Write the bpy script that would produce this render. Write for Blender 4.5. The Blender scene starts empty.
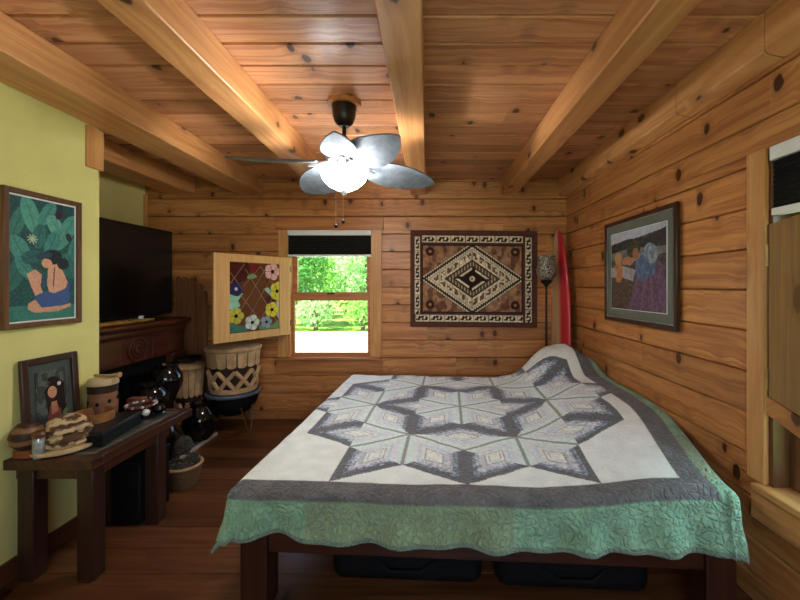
import bpy, math, random
import numpy as np
from mathutils import Vector, Matrix
random.seed(7)
SC = bpy.context.scene
COL = SC.collection
PI = math.pi

# ------------------------------------------------------------------ camera, world, sun, area lights, exposure
cam_d = bpy.data.cameras.new('camera')
cam = bpy.data.objects.new('camera', cam_d); COL.objects.link(cam)
cam.location = (0, 0, 1.45); cam.rotation_euler = (PI/2, 0, 0)
cam_d.sensor_width = 36.0; cam_d.lens = 372/800*36
cam_d.shift_x = -28/800; cam_d.shift_y = -15/800
cam_d.clip_start = 0.05; cam_d.clip_end = 200
SC.camera = cam
SC.view_settings.view_transform = 'Standard'
SC.view_settings.look = 'None'
SC.view_settings.gamma = 1.0
SC.view_settings.use_curve_mapping = False
SC.view_settings.exposure = 0.68
SC.cycles.use_denoising = True
SC.cycles.max_bounces = 10
SC.cycles.diffuse_bounces = 5
SC.cycles.transparent_max_bounces = 12
SC.cycles.sample_clamp_indirect = 6.0

world = bpy.data.worlds.new('world'); SC.world = world
world.use_nodes = True
wn = world.node_tree; wn.nodes.clear()
sky = wn.nodes.new('ShaderNodeTexSky'); sky.sky_type = 'NISHITA'
sky.sun_disc = False; sky.sun_elevation = math.radians(50); sky.sun_rotation = math.radians(270)
bgn = wn.nodes.new('ShaderNodeBackground'); bgn.inputs['Strength'].default_value = 0.5
won = wn.nodes.new('ShaderNodeOutputWorld')
wn.links.new(sky.outputs[0], bgn.inputs[0]); wn.links.new(bgn.outputs[0], won.inputs[0])

def light(name, kind, energy, color, loc, direction=None, **kw):
    d = bpy.data.lights.new(name, kind); d.energy = energy; d.color = color
    for k, v in kw.items(): setattr(d, k, v)
    o = bpy.data.objects.new(name, d); COL.objects.link(o); o.location = loc
    if direction is not None:
        o.rotation_euler = Vector(direction).to_track_quat('-Z', 'Y').to_euler()
    return o
light('sun', 'SUN', 22.0, (1.0, 0.95, 0.86), (-10, 0, 20), (0.75, 0.12, -0.85), angle=0.01)
# area lamps: added fill in an unseen rear opening, daylight for the right-hand window
light('rear_daylight_fill', 'AREA', 17.0, (0.74, 0.92, 1.0), (0.1, -1.04, 1.55), (0, 1, -0.12),
      shape='RECTANGLE', size=1.7, size_y=1.1)
light('right_window_daylight', 'AREA', 20.0, (0.62, 0.98, 1.0), (2.4, 1.15, 1.5), (-1, 0.1, -0.35),
      shape='RECTANGLE', size=0.8, size_y=1.2)

# ------------------------------------------------------------------ helpers
def S(r, g, b):
    f = lambda c: (c/255/12.92) if c/255 <= 0.04045 else ((c/255+0.055)/1.055)**2.4
    return (f(r), f(g), f(b), 1.0)

def tag(o, label=None, cat=None, group=None, kind=None):
    if label: o['label'] = label
    if cat: o['category'] = cat
    if group: o['group'] = group
    if kind: o['kind'] = kind
    return o

def thing(name, label, cat, loc=(0, 0, 0), rotz=0, group=None):
    o = bpy.data.objects.new(name, None); COL.objects.link(o)
    o.empty_display_size = 0.05
    o.location = loc; o.rotation_euler = (0, 0, rotz)
    return tag(o, label, cat, group)

class MB:
    def __init__(s): s.v = []; s.f = []
    def add(s, vs, fs):
        b = len(s.v); s.v += [tuple(p) for p in vs]; s.f += [tuple(b+i for i in f) for f in fs]; return s
    def box(s, a, b):
        x0, y0, z0 = a; x1, y1, z1 = b
        return s.add([(x0,y0,z0),(x1,y0,z0),(x1,y1,z0),(x0,y1,z0),(x0,y0,z1),(x1,y0,z1),(x1,y1,z1),(x0,y1,z1)],
                     [(0,3,2,1),(4,5,6,7),(0,1,5,4),(1,2,6,5),(2,3,7,6),(3,0,4,7)])
    def obox(s, c, ax, half):
        c = Vector(c); ax = [Vector(a)*h for a, h in zip(ax, half)]
        P = [c+ax[0]*i+ax[1]*j+ax[2]*k for k in (-1, 1) for i, j in ((-1,-1),(1,-1),(1,1),(-1,1))]
        return s.add(P, [(0,3,2,1),(4,5,6,7),(0,1,5,4),(1,2,6,5),(2,3,7,6),(3,0,4,7)])
    def prism(s, poly, o, ux, uy, uz, d):
        o = Vector(o); ux = Vector(ux); uy = Vector(uy); uz = Vector(uz); n = len(poly)
        P = [o+ux*p[0]+uy*p[1] for p in poly]
        V = P + [p+uz*d for p in P]
        F = [tuple(reversed(range(n))), tuple(range(n, 2*n))] + [(i, (i+1) % n, n+(i+1) % n, n+i) for i in range(n)]
        return s.add(V, F)
    def lathe(s, prof, c=(0, 0, 0), seg=28, wob=None, sx=1, sy=1):
        c = Vector(c); V = []; F = []; m = len(prof)
        for j in range(seg):
            a = 2*PI*j/seg
            for i, (r, z) in enumerate(prof):
                k = 1+(wob(a, i) if wob else 0)
                V.append((c.x+r*k*sx*math.cos(a), c.y+r*k*sy*math.sin(a), c.z+z))
        for j in range(seg):
            jn = (j+1) % seg
            for i in range(m-1):
                F.append((j*m+i, jn*m+i, jn*m+i+1, j*m+i+1))
        for e in (0, m-1):
            if prof[e][0] > 1e-6:
                f = [j*m+e for j in range(seg)]
                F.append(tuple(reversed(f)) if e == 0 else tuple(f))
        return s.add(V, F)
    def tube(s, pts, r, seg=8, closed=False):
        pts = [Vector(p) for p in pts]; n = len(pts); V = []; F = []
        rr = r if isinstance(r, (list, tuple)) else [r]*n
        up = None
        for i in range(n):
            if closed: t = pts[(i+1) % n]-pts[i-1]
            else: t = pts[min(i+1, n-1)]-pts[max(i-1, 0)]
            t.normalize()
            if up is None:
                up = Vector((0, 0, 1)) if abs(t.z) < 0.9 else Vector((1, 0, 0))
            a = up-t*up.dot(t)
            a.normalize(); up = a; b = t.cross(a)
            for k in range(seg):
                th = 2*PI*k/seg
                V.append(pts[i]+(a*math.cos(th)+b*math.sin(th))*rr[i])
        for i in range(n if closed else n-1):
            j = (i+1) % n
            for k in range(seg):
                F.append((i*seg+k, i*seg+(k+1) % seg, j*seg+(k+1) % seg, j*seg+k))
        if not closed:
            F.append(tuple(reversed(range(seg)))); F.append(tuple(range((n-1)*seg, n*seg)))
        return s.add(V, F)
    def ell(s, c, r, seg=16, rings=10, mat=None):
        V = []; F = []
        for i in range(rings+1):
            ph = PI*i/rings
            for j in range(seg):
                th = 2*PI*j/seg
                p = Vector((r[0]*math.sin(ph)*math.cos(th), r[1]*math.sin(ph)*math.sin(th), r[2]*math.cos(ph)))
                if mat: p = mat @ p
                V.append(p+Vector(c))
        for i in range(rings):
            for j in range(seg):
                F.append((i*seg+j, (i+1)*seg+j, (i+1)*seg+(j+1) % seg, i*seg+(j+1) % seg))
        return s.add(V, F)
    def build(s, name, mat, parent=None, local=False, bevel=0, smooth=35, loc=None, segs=2):
        me = bpy.data.meshes.new(name)
        off = Vector((0, 0, 0))
        if parent is not None and not local:
            p = parent
            while p is not None: off += p.location; p = p.parent
        if loc is not None: off = Vector(loc)
        me.from_pydata([(v[0]-off.x, v[1]-off.y, v[2]-off.z) for v in s.v], [], s.f)
        me.validate(); me.update()
        if smooth:
            me.polygons.foreach_set('use_smooth', [True]*len(me.polygons))
            me.set_sharp_from_angle(angle=math.radians(smooth))
        o = bpy.data.objects.new(name, me); COL.objects.link(o)
        if mat: me.materials.append(mat)
        if parent is not None: o.parent = parent
        if loc is not None: o.location = loc
        if bevel:
            m = o.modifiers.new('bevel', 'BEVEL'); m.width = bevel; m.segments = segs; m.limit_method = 'ANGLE'
            m.angle_limit = math.radians(40)
        return o

def copy_tree(o, parent=None):
    c = o.copy(); COL.objects.link(c); c.parent = parent
    for ch in [x for x in bpy.data.objects if x.parent == o]:
        copy_tree(ch, c)
    return c

# ------------------------------------------------------------------ materials
class NT:
    def __init__(s, name):
        s.m = bpy.data.materials.new(name); s.m.use_nodes = True
        s.t = s.m.node_tree; s.t.nodes.clear()
        s.out = s.t.nodes.new('ShaderNodeOutputMaterial')
    def n(s, typ, **kw):
        x = s.t.nodes.new('ShaderNode'+typ)
        for k, v in kw.items(): setattr(x, k, v)
        return x
    def set(s, sock, v):
        if isinstance(v, bpy.types.NodeSocket): s.t.links.new(v, sock)
        else: sock.default_value = v
    def math(s, op, a, b=0.0, c=0.0, clamp=False):
        x = s.n('Math', operation=op, use_clamp=clamp)
        s.set(x.inputs[0], a); s.set(x.inputs[1], b); s.set(x.inputs[2], c)
        return x.outputs[0]
    def comb(s, a, b, c):
        x = s.n('CombineXYZ')
        for i, q in enumerate((a, b, c)): s.set(x.inputs[i], q)
        return x.outputs[0]
    def mix(s, f, a, b, blend='MIX'):
        x = s.n('Mix', data_type='RGBA', blend_type=blend)
        s.set(x.inputs[0], f); s.set(x.inputs[6], a); s.set(x.inputs[7], b)
        return x.outputs[2]
    def smooth(s, v, lo, hi, a=0.0, b=1.0):
        x = s.n('MapRange', interpolation_type='SMOOTHSTEP')
        s.set(x.inputs['Value'], v); x.inputs['From Min'].default_value = lo; x.inputs['From Max'].default_value = hi
        x.inputs['To Min'].default_value = a; x.inputs['To Max'].default_value = b
        return x.outputs[0]
    def noise(s, vec, scale=5, detail=3, rough=0.5, dist=0.0):
        x = s.n('TexNoise'); s.set(x.inputs['Vector'], vec)
        x.inputs['Scale'].default_value = scale; x.inputs['Detail'].default_value = detail
        x.inputs['Roughness'].default_value = rough; x.inputs['Distortion'].default_value = dist
        return x.outputs['Fac']
    def xyz(s, kind='Object'):
        tc = s.n('TexCoord'); sp = s.n('SeparateXYZ'); s.t.links.new(tc.outputs[kind], sp.inputs[0])
        return sp.outputs
    def vec(s, kind='Object'): return s.n('TexCoord').outputs[kind]
    def bump(s, h, strength=0.3, dist=0.01):
        x = s.n('Bump'); x.inputs['Strength'].default_value = strength; x.inputs['Distance'].default_value = dist
        s.set(x.inputs['Height'], h); return x.outputs[0]
    def pr(s, color, rough=0.5, spec=0.5, metal=0.0, normal=None, coat=0.0, **kw):
        x = s.n('BsdfPrincipled')
        s.set(x.inputs['Base Color'], color); s.set(x.inputs['Roughness'], rough)
        x.inputs['Specular IOR Level'].default_value = spec; x.inputs['Metallic'].default_value = metal
        if coat: x.inputs['Coat Weight'].default_value = coat; x.inputs['Coat Roughness'].default_value = 0.15
        if normal is not None: s.set(x.inputs['Normal'], normal)
        for k, v in kw.items(): s.set(x.inputs[k], v)
        s.t.links.new(x.outputs[0], s.out.inputs[0]); return s.m

def wood(name, light, dark, knot, along='X', across=None, width=0.19, phase=0.0, rough=0.42, knots=0.5,
         grain=1.0, board=2.6, var=0.35, spec=0.4, kr=0.2, coat=0.0):
    """sawn timber; with across given the surface is boards of that width, each with its own tone, grain and knots"""
    t = NT(name); P = t.xyz(); ix = 'XYZ'
    u = P[ix.index(along)]
    oth = [P[i] for i in range(3) if i != ix.index(along)]
    if across:
        v = P[ix.index(across)]
        q = t.math('DIVIDE', t.math('SUBTRACT', v, phase), width)
        idx = t.math('FLOOR', q)
        w1 = t.n('TexWhiteNoise', noise_dimensions='1D'); t.set(w1.inputs['W'], idx)
        r1 = w1.outputs['Value']
        j = t.math('FLOOR', t.math('DIVIDE', t.math('ADD', u, t.math('MULTIPLY', r1, board)), board))
        w2 = t.n('TexWhiteNoise', noise_dimensions='1D'); t.set(w2.inputs['W'], t.math('ADD', idx, t.math('MULTIPLY', j, 17.37)))
        r2 = w2.outputs['Value']
        z = t.math('ADD', t.math('MULTIPLY', idx, 4.71), t.math('MULTIPLY', r2, 31.0))
        kv = t.comb(t.math('MULTIPLY', u, 1.35/width), t.math('MULTIPLY', q, 0.85), z)
    else:
        v = t.math('ADD', oth[0], t.math('MULTIPLY', oth[1], 0.83))
        r2 = 0.5; z = 0.0
        kv = t.comb(t.math('MULTIPLY', u, 4.2), t.math('MULTIPLY', oth[0], 6.5), t.math('MULTIPLY', oth[1], 6.5))
    vo = t.n('TexVoronoi', voronoi_dimensions='3D', feature='F1'); t.set(vo.inputs['Vector'], kv)
    vo.inputs['Scale'].default_value = 1.0
    d = vo.outputs['Distance']
    sc = t.n('SeparateColor'); t.t.links.new(vo.outputs['Color'], sc.inputs[0])
    pick = t.math('LESS_THAN', sc.outputs[0], knots)
    dn = t.math('ADD', d, t.math('MULTIPLY', t.math('SUBTRACT', t.noise(kv, 6, 2), 0.5), 0.10))
    km = t.math('MULTIPLY', t.smooth(dn, kr*0.72, kr, 1.0, 0.0), pick)
    ring = t.math('MULTIPLY', t.smooth(dn, kr*0.7, kr*2.6, 1.0, 0.0), pick)
    warp = t.math('MULTIPLY', t.smooth(d, 0.1, 0.75, 1.0, 0.0), 0.022)
    vg = t.math('ADD', v, t.math('MULTIPLY', warp, pick))
    gv = t.comb(t.math('MULTIPLY', u, 0.9*grain), t.math('MULTIPLY', vg, 17*grain), z)
    g1 = t.noise(gv, 1.6, 4, 0.6, 0.6)
    g2 = t.noise(t.comb(t.math('MULTIPLY', u, 4*grain), t.math('MULTIPLY', vg, 150*grain), z), 1.0, 2, 0.5)
    f = t.smooth(t.math('ADD', t.math('MULTIPLY', g1, 0.8), t.math('MULTIPLY', g2, 0.2)), 0.32, 0.68)
    base = t.mix(f, dark, light)
    if across:
        tone = t.math('ADD', t.math('MULTIPLY', r2, var), 1.0-var*0.5)
        tc = t.n('CombineColor')
        for i, k in enumerate((1.0, 1.08, 1.2)):
            t.set(tc.inputs[i], t.math('POWER', tone, k))
        base = t.mix(1.0, base, tc.outputs[0], 'MULTIPLY')
    base = t.mix(t.math('MULTIPLY', ring, 0.45), base, tuple(0.55*a+0.45*b for a, b in zip(dark, knot)))
    base = t.mix(t.math('MULTIPLY', km, 0.92), base, knot)
    nrm = t.bump(t.math('ADD', g2, t.math('MULTIPLY', km, 0.6)), 0.12, 0.004)
    return t.pr(base, rough, spec, normal=nrm, coat=coat)

def plain(name, c, rough=0.5, spec=0.5, metal=0.0, var=0.15, scale=8, bump=0.0, bscale=60, coat=0.0):
    t = NT(name); v = t.vec()
    n = t.noise(v, scale, 4, 0.6)
    c2 = tuple(x*(1-var*1.6) for x in c[:3])+(1,); c1 = tuple(min(1, x*(1+var)) for x in c[:3])+(1,)
    col = t.mix(t.smooth(n, 0.3, 0.7), c2, c1)
    nr = t.bump(t.noise(v, bscale, 3, 0.6), bump, 0.01) if bump else None
    return t.pr(col, rough, spec, metal, nr, coat)

def painted(name, rough=0.5, bump=None, spec=0.3, sheen=0.0):
    """colour carried by the thing's own pattern attribute"""
    t = NT(name); a = t.n('Attribute', attribute_name='pattern')
    nr = None
    col = a.outputs['Color']
    if bump == 'quilt':
        v = t.vec()
        vo = t.n('TexVoronoi', voronoi_dimensions='3D', feature='DISTANCE_TO_EDGE'); vo.inputs['Scale'].default_value = 36
        w = t.n('VectorMath', operation='ADD')
        nz = t.n('TexNoise'); nz.inputs['Scale'].default_value = 14; t.t.links.new(v, nz.inputs['Vector'])
        sc = t.n('VectorMath', operation='SCALE'); sc.inputs['Scale'].default_value = 0.06
        t.t.links.new(nz.outputs['Color'], sc.inputs[0])
        t.t.links.new(v, w.inputs[0]); t.t.links.new(sc.outputs[0], w.inputs[1]); t.t.links.new(w.outputs[0], vo.inputs['Vector'])
        puff = t.smooth(vo.outputs['Distance'], 0.0, 0.25)
        h = t.math('ADD', t.math('MULTIPLY', puff, 0.6), t.math('MULTIPLY', t.noise(v, 40, 3, 0.6), 0.5))
        amt = t.n('Attribute', attribute_name='pucker')
        h = t.math('MULTIPLY', h, amt.outputs['Fac'])
        nr = t.bump(h, 0.9, 0.015)
    elif bump:
        nr = t.bump(t.noise(t.vec(), bump, 3, 0.6), 0.35, 0.004)
    return t.pr(col, rough, spec, normal=nr, **({'Sheen Weight': sheen} if sheen else {}))

def emis(name, c, strength):
    t = NT(name); e = t.n('Emission'); e.inputs[0].default_value = c; e.inputs[1].default_value = strength
    t.t.links.new(e.outputs[0], t.out.inputs[0]); return t.m

def glass_pane(name, tint=(0.95, 0.98, 0.97, 1), refl=0.06):
    t = NT(name); a = t.n('BsdfTransparent'); a.inputs[0].default_value = tint
    g = t.n('BsdfGlossy'); g.inputs['Roughness'].default_value = 0.02
    mx = t.n('MixShader'); mx.inputs[0].default_value = refl
    t.t.links.new(a.outputs[0], mx.inputs[1]); t.t.links.new(g.outputs[0], mx.inputs[2]); t.t.links.new(mx.outputs[0], t.out.inputs[0])
    return t.m

KN = S(62, 28, 15)
M = {}
M['pine_ceiling'] = wood('pine_ceiling', S(204, 146, 100), S(166, 104, 66), KN, 'X', 'Y', 0.18, 0.136, kr=0.19, knots=0.5, rough=0.38, var=0.5)
M['pine_back'] = wood('pine_back', S(206, 142, 84), S(162, 98, 52), KN, 'X', 'Z', 0.19, 0.097, knots=0.7, rough=0.4, kr=0.18)
M['pine_right'] = wood('pine_right', S(208, 144, 84), S(164, 100, 52), KN, 'Y', 'Z', 0.19, 0.097, knots=0.8, rough=0.4, kr=0.19)
M['beam'] = wood('beam_pine', S(212, 154, 96), S(184, 122, 70), KN, 'Y', knots=0.45, rough=0.42, kr=0.19)
M['floor'] = wood('dark_floor_boards', S(108, 66, 38), S(74, 40, 22), S(30, 14, 8), 'X', 'Y', 0.18, 0.07, knots=0.2, rough=0.3, spec=0.5, var=0.5)
M['trim_z'] = wood('trim_upright', S(214, 160, 98), S(188, 128, 72), KN, 'Z', knots=0.12, rough=0.4)
M['trim_x'] = wood('trim_level', S(196, 132, 78), S(162, 98, 54), KN, 'X', knots=0.15, rough=0.4)
M['trim_y'] = wood('trim_level_side', S(210, 154, 92), S(182, 122, 68), KN, 'Y', knots=0.12, rough=0.4)
M['birch'] = wood('birch_frame', S(222, 176, 116), S(202, 150, 92), S(150, 96, 56), 'Z', knots=0.0, rough=0.4)
M['plywood'] = wood('plywood_panel', S(172, 138, 86), S(138, 108, 64), S(104, 76, 44), 'Z', knots=0.25, rough=0.35, kr=0.25)
M['red_wood'] = wood('red_brown_wood', S(72, 36, 24), S(46, 21, 14), S(28, 12, 8), 'X', knots=0.0, rough=0.35)
M['red_wood_z'] = wood('red_brown_wood_upright', S(72, 36, 24), S(46, 21, 14), S(28, 12, 8), 'Z', knots=0.0, rough=0.35)
M['mahogany'] = wood('mahogany', S(104, 52, 36), S(66, 30, 22), S(26, 10, 8), 'Y', knots=0.0, rough=0.28, spec=0.6)
M['table_wood'] = wood('table_wood', S(84, 48, 31), S(56, 31, 20), S(26, 14, 9), 'Y', knots=0.1, rough=0.35)
M['table_leg'] = wood('table_leg_wood', S(64, 36, 25), S(42, 23, 16), S(24, 12, 8), 'Z', knots=0.1, rough=0.4)
M['slat'] = wood('slat_wood', S(150, 96, 60), S(112, 68, 42), S(40, 20, 12), 'Z', knots=0.1, rough=0.45)
M['frame_brown'] = wood('frame_brown', S(116, 78, 46), S(84, 52, 30), S(40, 22, 14), 'Z', knots=0.0, rough=0.4)
M['frame_dark'] = wood('frame_dark', S(72, 46, 34), S(48, 29, 21), S(24, 14, 10), 'Z', knots=0.0, rough=0.3)
M['baseboard'] = wood('baseboard_wood', S(104, 58, 36), S(76, 40, 24), S(30, 14, 8), 'Y', knots=0.0, rough=0.4)
M['yellow'] = plain('yellow_plaster', S(226, 216, 138), 0.75, 0.2, var=0.03, scale=3, bump=0.15, bscale=90)
M['white'] = plain('white_plastic', S(226, 226, 222), 0.4, var=0.02)
M['black_fabric'] = plain('black_shade_cloth', S(34, 33, 32), 0.9, 0.1, var=0.1, bump=0.2, bscale=200)
M['black_gloss'] = plain('black_gloss', S(13, 13, 14), 0.08, 0.6, var=0.1)
M['black_matte'] = plain('black_matte', S(16, 15, 15), 0.75, 0.2, var=0.1)
M['black_metal'] = plain('black_metal', S(20, 18, 17), 0.35, 0.5, 0.4, var=0.1)
M['bronze'] = plain('dark_bronze', S(42, 34, 30), 0.35, 0.5, 0.6, var=0.15)
M['silver'] = plain('brushed_silver', S(176, 176, 178), 0.3, 0.5, 0.8, var=0.05)
M['tan_wood'] = plain('carved_tan_wood', S(196, 156, 112), 0.6, 0.3, var=0.15, scale=14, bump=0.3, bscale=30)
M['dark_wood'] = plain('carved_dark_wood', S(58, 34, 22), 0.6, 0.3, var=0.2)
M['hide'] = plain('drum_hide', S(196, 170, 132), 0.7, 0.2, var=0.1)
M['pane'] = glass_pane('window_glass')

# ------------------------------------------------------------------ room shell
RX, LX, AX, BY, CZ, RY = 1.49, -2.06, -3.04, 4.0, 2.59, -1.05

def planks(mb, u0, u1, v0, v1, width, phase, holes, place, depth, ch=0.005):
    """boards along u stacked in v; holes are (u0,u1,v0,v1); place(u, v, d) gives the world point, d = depth behind the face"""
    k0 = math.floor((v0-phase)/width); k1 = math.ceil((v1-phase)/width)
    for k in range(k0, k1):
        a, b = max(v0, phase+k*width), min(v1, phase+(k+1)*width)
        if b-a < 1e-4: continue
        cuts = sorted({a, b} | {h[i] for h in holes for i in (2, 3) if a < h[i] < b})
        for p, q in zip(cuts, cuts[1:]):
            mid = (p+q)/2; segs = [(u0, u1)]
            for h in holes:
                if h[2] < mid < h[3]:
                    ns = []
                    for s0, s1 in segs:
                        if h[0] > s0: ns.append((s0, min(s1, h[0])))
                        if h[1] < s1: ns.append((max(s0, h[1]), s1))
                    segs = [x for x in ns if x[1]-x[0] > 1e-4]
            for s0, s1 in segs:
                mb.add([place(s_, v_, d_) for d_ in (depth*.6, depth) for s_, v_ in ((s0, p), (s1, p), (s1, q), (s0, q))],
                       [(0,3,2,1),(4,5,6,7),(0,1,5,4),(1,2,6,5),(2,3,7,6),(3,0,4,7)])
            ca = ch if abs(p-a) < 1e-6 else 0; cb = ch if abs(q-b) < 1e-6 else 0
            for s0, s1 in segs:
                e = depth*.6; prof = [(p+0.0022, e), (p+0.0022, ca), (p+ca, 0), (q-cb, 0), (q-0.0022, cb), (q-0.0022, e)]
                V = [place(s0, v, d) for v, d in prof]+[place(s1, v, d) for v, d in prof]
                n = 6
                mb.add(V, [tuple(range(n)), tuple(reversed(range(n, 2*n)))]+[(i, n+i, n+(i+1) % n, (i+1) % n) for i in range(n)])

W1 = (-1.505, -0.602, 0.676, 2.04)       # back window opening x0 x1 z0 z1
W2 = (0.72, 1.625, 0.575, 2.05)          # right window opening y0 y1 z0 z1
W3 = (-0.8, 1.0, 0.95, 2.15)             # unseen window added behind the camera, opening for the fill lamp
def structure(o): o['kind'] = 'structure'; return o

m = MB(); planks(m, AX-0.1, RX+0.15, RY-0.12, BY+0.15, 0.18, 0.07, [], lambda u, v, d: (u, v, -d), 0.06, 0.003)
structure(m.build('floor', M['floor'], smooth=0))
m = MB(); planks(m, AX-0.12, RX+0.16, RY-0.12, BY+0.16, 0.18, 0.136, [], lambda u, v, d: (u, v, CZ+d), 0.06, 0.010)
m.box((AX-0.3, RY-0.3, CZ+0.062), (RX+0.35, BY+0.35, CZ+0.2))
structure(m.build('ceiling', M['pine_ceiling'], smooth=0))
m = MB(); planks(m, AX, RX+0.15, 0.0, CZ, 0.19, 0.097, [W1], lambda u, v, d: (u, BY+d, v), 0.15, 0.008)
structure(m.build('wall_back', M['pine_back'], smooth=0))
m = MB(); planks(m, RY, BY, 0.0, CZ, 0.19, 0.097, [W2], lambda u, v, d: (RX+d, u, v), 0.15, 0.008)
structure(m.build('wall_right', M['pine_right'], smooth=0))
m = MB(); planks(m, AX-0.1, RX+0.15, 0.0, CZ, 0.19, 0.097, [W3], lambda u, v, d: (u, RY-d, v), 0.12, 0.006)
structure(m.build('wall_rear', M['pine_back'], smooth=0))
m = MB(); m.box((AX-0.1, RY, 0), (LX, 2.33, CZ)); m.box((AX-0.1, 2.33, 0), (AX, BY+0.15, CZ))
structure(m.build('wall_left', M['yellow'], smooth=0))
m = MB(); m.box((LX, RY, 0), (LX+0.018, 2.33, 0.10))
structure(m.build('baseboard_left', M['baseboard'], bevel=0.004))
m = MB(); m.box((AX, BY-0.03, 0), (AX+0.03, BY, 2.42))
structure(m.build('trim_1', M['trim_z'], bevel=0.003))
m = MB(); m.box((LX-0.07, 2.235, 2.165), (LX+0.012, 2.352, 2.415))
structure(m.build('trim_2', M['trim_z'], bevel=0.004))
BB = 2.42
for nm, x0, x1, y1 in (('alcove', -2.78, -2.50, BY), ('left', -2.05, -1.77, BY), ('second', -1.135, -0.97, BY),
                       ('middle', -0.185, -0.02, BY), ('right', 0.785, 0.94, BY)):
    m = MB(); m.box((x0, 2.34 if nm == 'alcove' else RY, BB), (x1, y1, CZ))
    structure(m.build('ceiling_beam', M['beam'], bevel=0.008))
# log plate along the right-hand wall, chamfered below, with two scarf joints
for y0, y1 in ((RY, 1.55), (1.555, 2.1), (2.105, BY)):
    m = MB(); m.prism([(1.40, CZ), (1.40, 2.425), (1.415, 2.41), (RX, 2.395), (RX, CZ)], (0, y0, 0), (1, 0, 0), (0, 0, 1), (0, 1, 0), y1-y0)
    structure(m.build('ceiling_beam', M['beam'], bevel=0.006))

# windows -----------------------------------------------------------
def window_back():
    x0, x1, z0, z1 = W1
    w = thing('window_1', 'back wall sash window in a pine casing beside the open stained glass shutter', 'window', (0.5*(x0+x1), BY, z0)); w['kind'] = 'structure'
    m = MB(); m.box((x0-0.10, BY-0.022, z0), (x0, BY, z1)); m.box((x1, BY-0.022, z0), (x1+0.105, BY, z1))
    m.build('side_casing', M['trim_z'], w, bevel=0.004)
    m = MB(); m.box((x0-0.13, BY-0.026, z1), (x1+0.125, BY, z1+0.13)); m.build('head_casing', M['trim_x'], w, bevel=0.004)
    m = MB(); m.box((x0-0.12, BY-0.024, z0-0.155), (x1+0.12, BY, z0-0.03)); m.build('apron', M['trim_x'], w, bevel=0.004)
    m = MB(); m.box((x0-0.1, BY-0.05, z0-0.03), (x1+0.1, BY+0.15, z0)); m.build('sill', M['trim_x'], w, bevel=0.005)
    m = MB()
    for a, b in ((x0, x0+0.02), (x1-0.02, x1)): m.box((a, BY, z0), (b, BY+0.15, z1))
    m.box((x0, BY, z1-0.02), (x1, BY+0.15, z1)); m.build('jamb', M['trim_z'], w)
    zm = 1.32
    up = MB(); a, b = x0+0.02, x1-0.02
    up.box((a, BY+0.085, zm-0.02), (a+0.05, BY+0.12, z1-0.02)); up.box((b-0.05, BY+0.085, zm-0.02), (b, BY+0.12, z1-0.02))
    up.box((a+0.05, BY+0.085, zm-0.01), (b-0.05, BY+0.12, zm+0.05)); up.box((a+0.05, BY+0.085, z1-0.07), (b-0.05, BY+0.12, z1-0.02))
    s = up.build('upper_sash', M['trim_x'], w, bevel=0.003)
    MB().box((a+0.05, BY+0.10, zm+0.05), (b-0.05, BY+0.105, z1-0.07)).build('pane', M['pane'], s)
    lo = MB()
    lo.box((a, BY+0.045, z0), (a+0.035, BY+0.08, zm+0.03)); lo.box((b-0.035, BY+0.045, z0), (b, BY+0.08, zm+0.03))
    lo.box((a+0.035, BY+0.045, z0), (b-0.035, BY+0.08, z0+0.04)); lo.box((a+0.035, BY+0.045, zm-0.04), (b-0.035, BY+0.08, zm+0.03))
    s = lo.build('lower_sash', M['trim_x'], w, bevel=0.003)
    MB().box((a+0.035, BY+0.06, z0+0.04), (b-0.035, BY+0.065, zm-0.04)).build('pane', M['pane'], s)
    m = MB(); m.box((-1.10, BY+0.04, zm+0.03), (-1.02, BY+0.085, zm+0.045)); m.build('latch', M['bronze'], w, bevel=0.003)
window_back()
def window_right():
    y0, y1, z0, z1 = W2
    w = thing('window_2', 'right wall window at the picture edge in a pine casing', 'window', (RX, 0.5*(y0+y1), z0)); w['kind'] = 'structure'
    m = MB(); m.box((RX-0.022, y1, z0), (RX, y1+0.092, z1)); m.box((RX-0.022, y0-0.09, z0), (RX, y0, z1)); m.build('side_casing', M['trim_z'], w, bevel=0.004)
    m = MB(); m.box((RX-0.03, y0-0.1, z0-0.17), (RX, y1+0.06, z0-0.03)); m.build('apron', M['trim_y'], w, bevel=0.004)
    m = MB(); m.box((RX-0.06, y0-0.1, z0-0.03), (RX+0.15, y1+0.03, z0)); m.build('sill', M['trim_y'], w, bevel=0.006)
    m = MB()
    for a, b in ((y0, y0+0.02), (y1-0.02, y1)): m.box((RX, a, z0), (RX+0.15, b, z1))
    m.box((RX, y0, z1-0.02), (RX+0.15, y1, z1)); m.build('jamb', M['frame_brown'], w)
    m = MB(); a, b = y0+0.02, y1-0.02; zm = 1.3
    for p, q in ((a, a+0.05), (b-0.05, b)): m.box((RX+0.07, p, z0), (RX+0.11, q, z1-0.02))
    for p, q in ((z0, z0+0.06), (zm-0.03, zm+0.03), (z1-0.07, z1-0.02)): m.box((RX+0.07, a+0.05, p), (RX+0.11, b-0.05, q))
    s = m.build('sash', M['frame_brown'], w, bevel=0.003)
    m = MB(); m.box((RX+0.088, a+0.05, z0+0.06), (RX+0.092, b-0.05, zm-0.03)); m.box((RX+0.088, a+0.05, zm+0.03), (RX+0.092, b-0.05, z1-0.07)); m.build('pane', M['pane'], s)
window_right()
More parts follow.
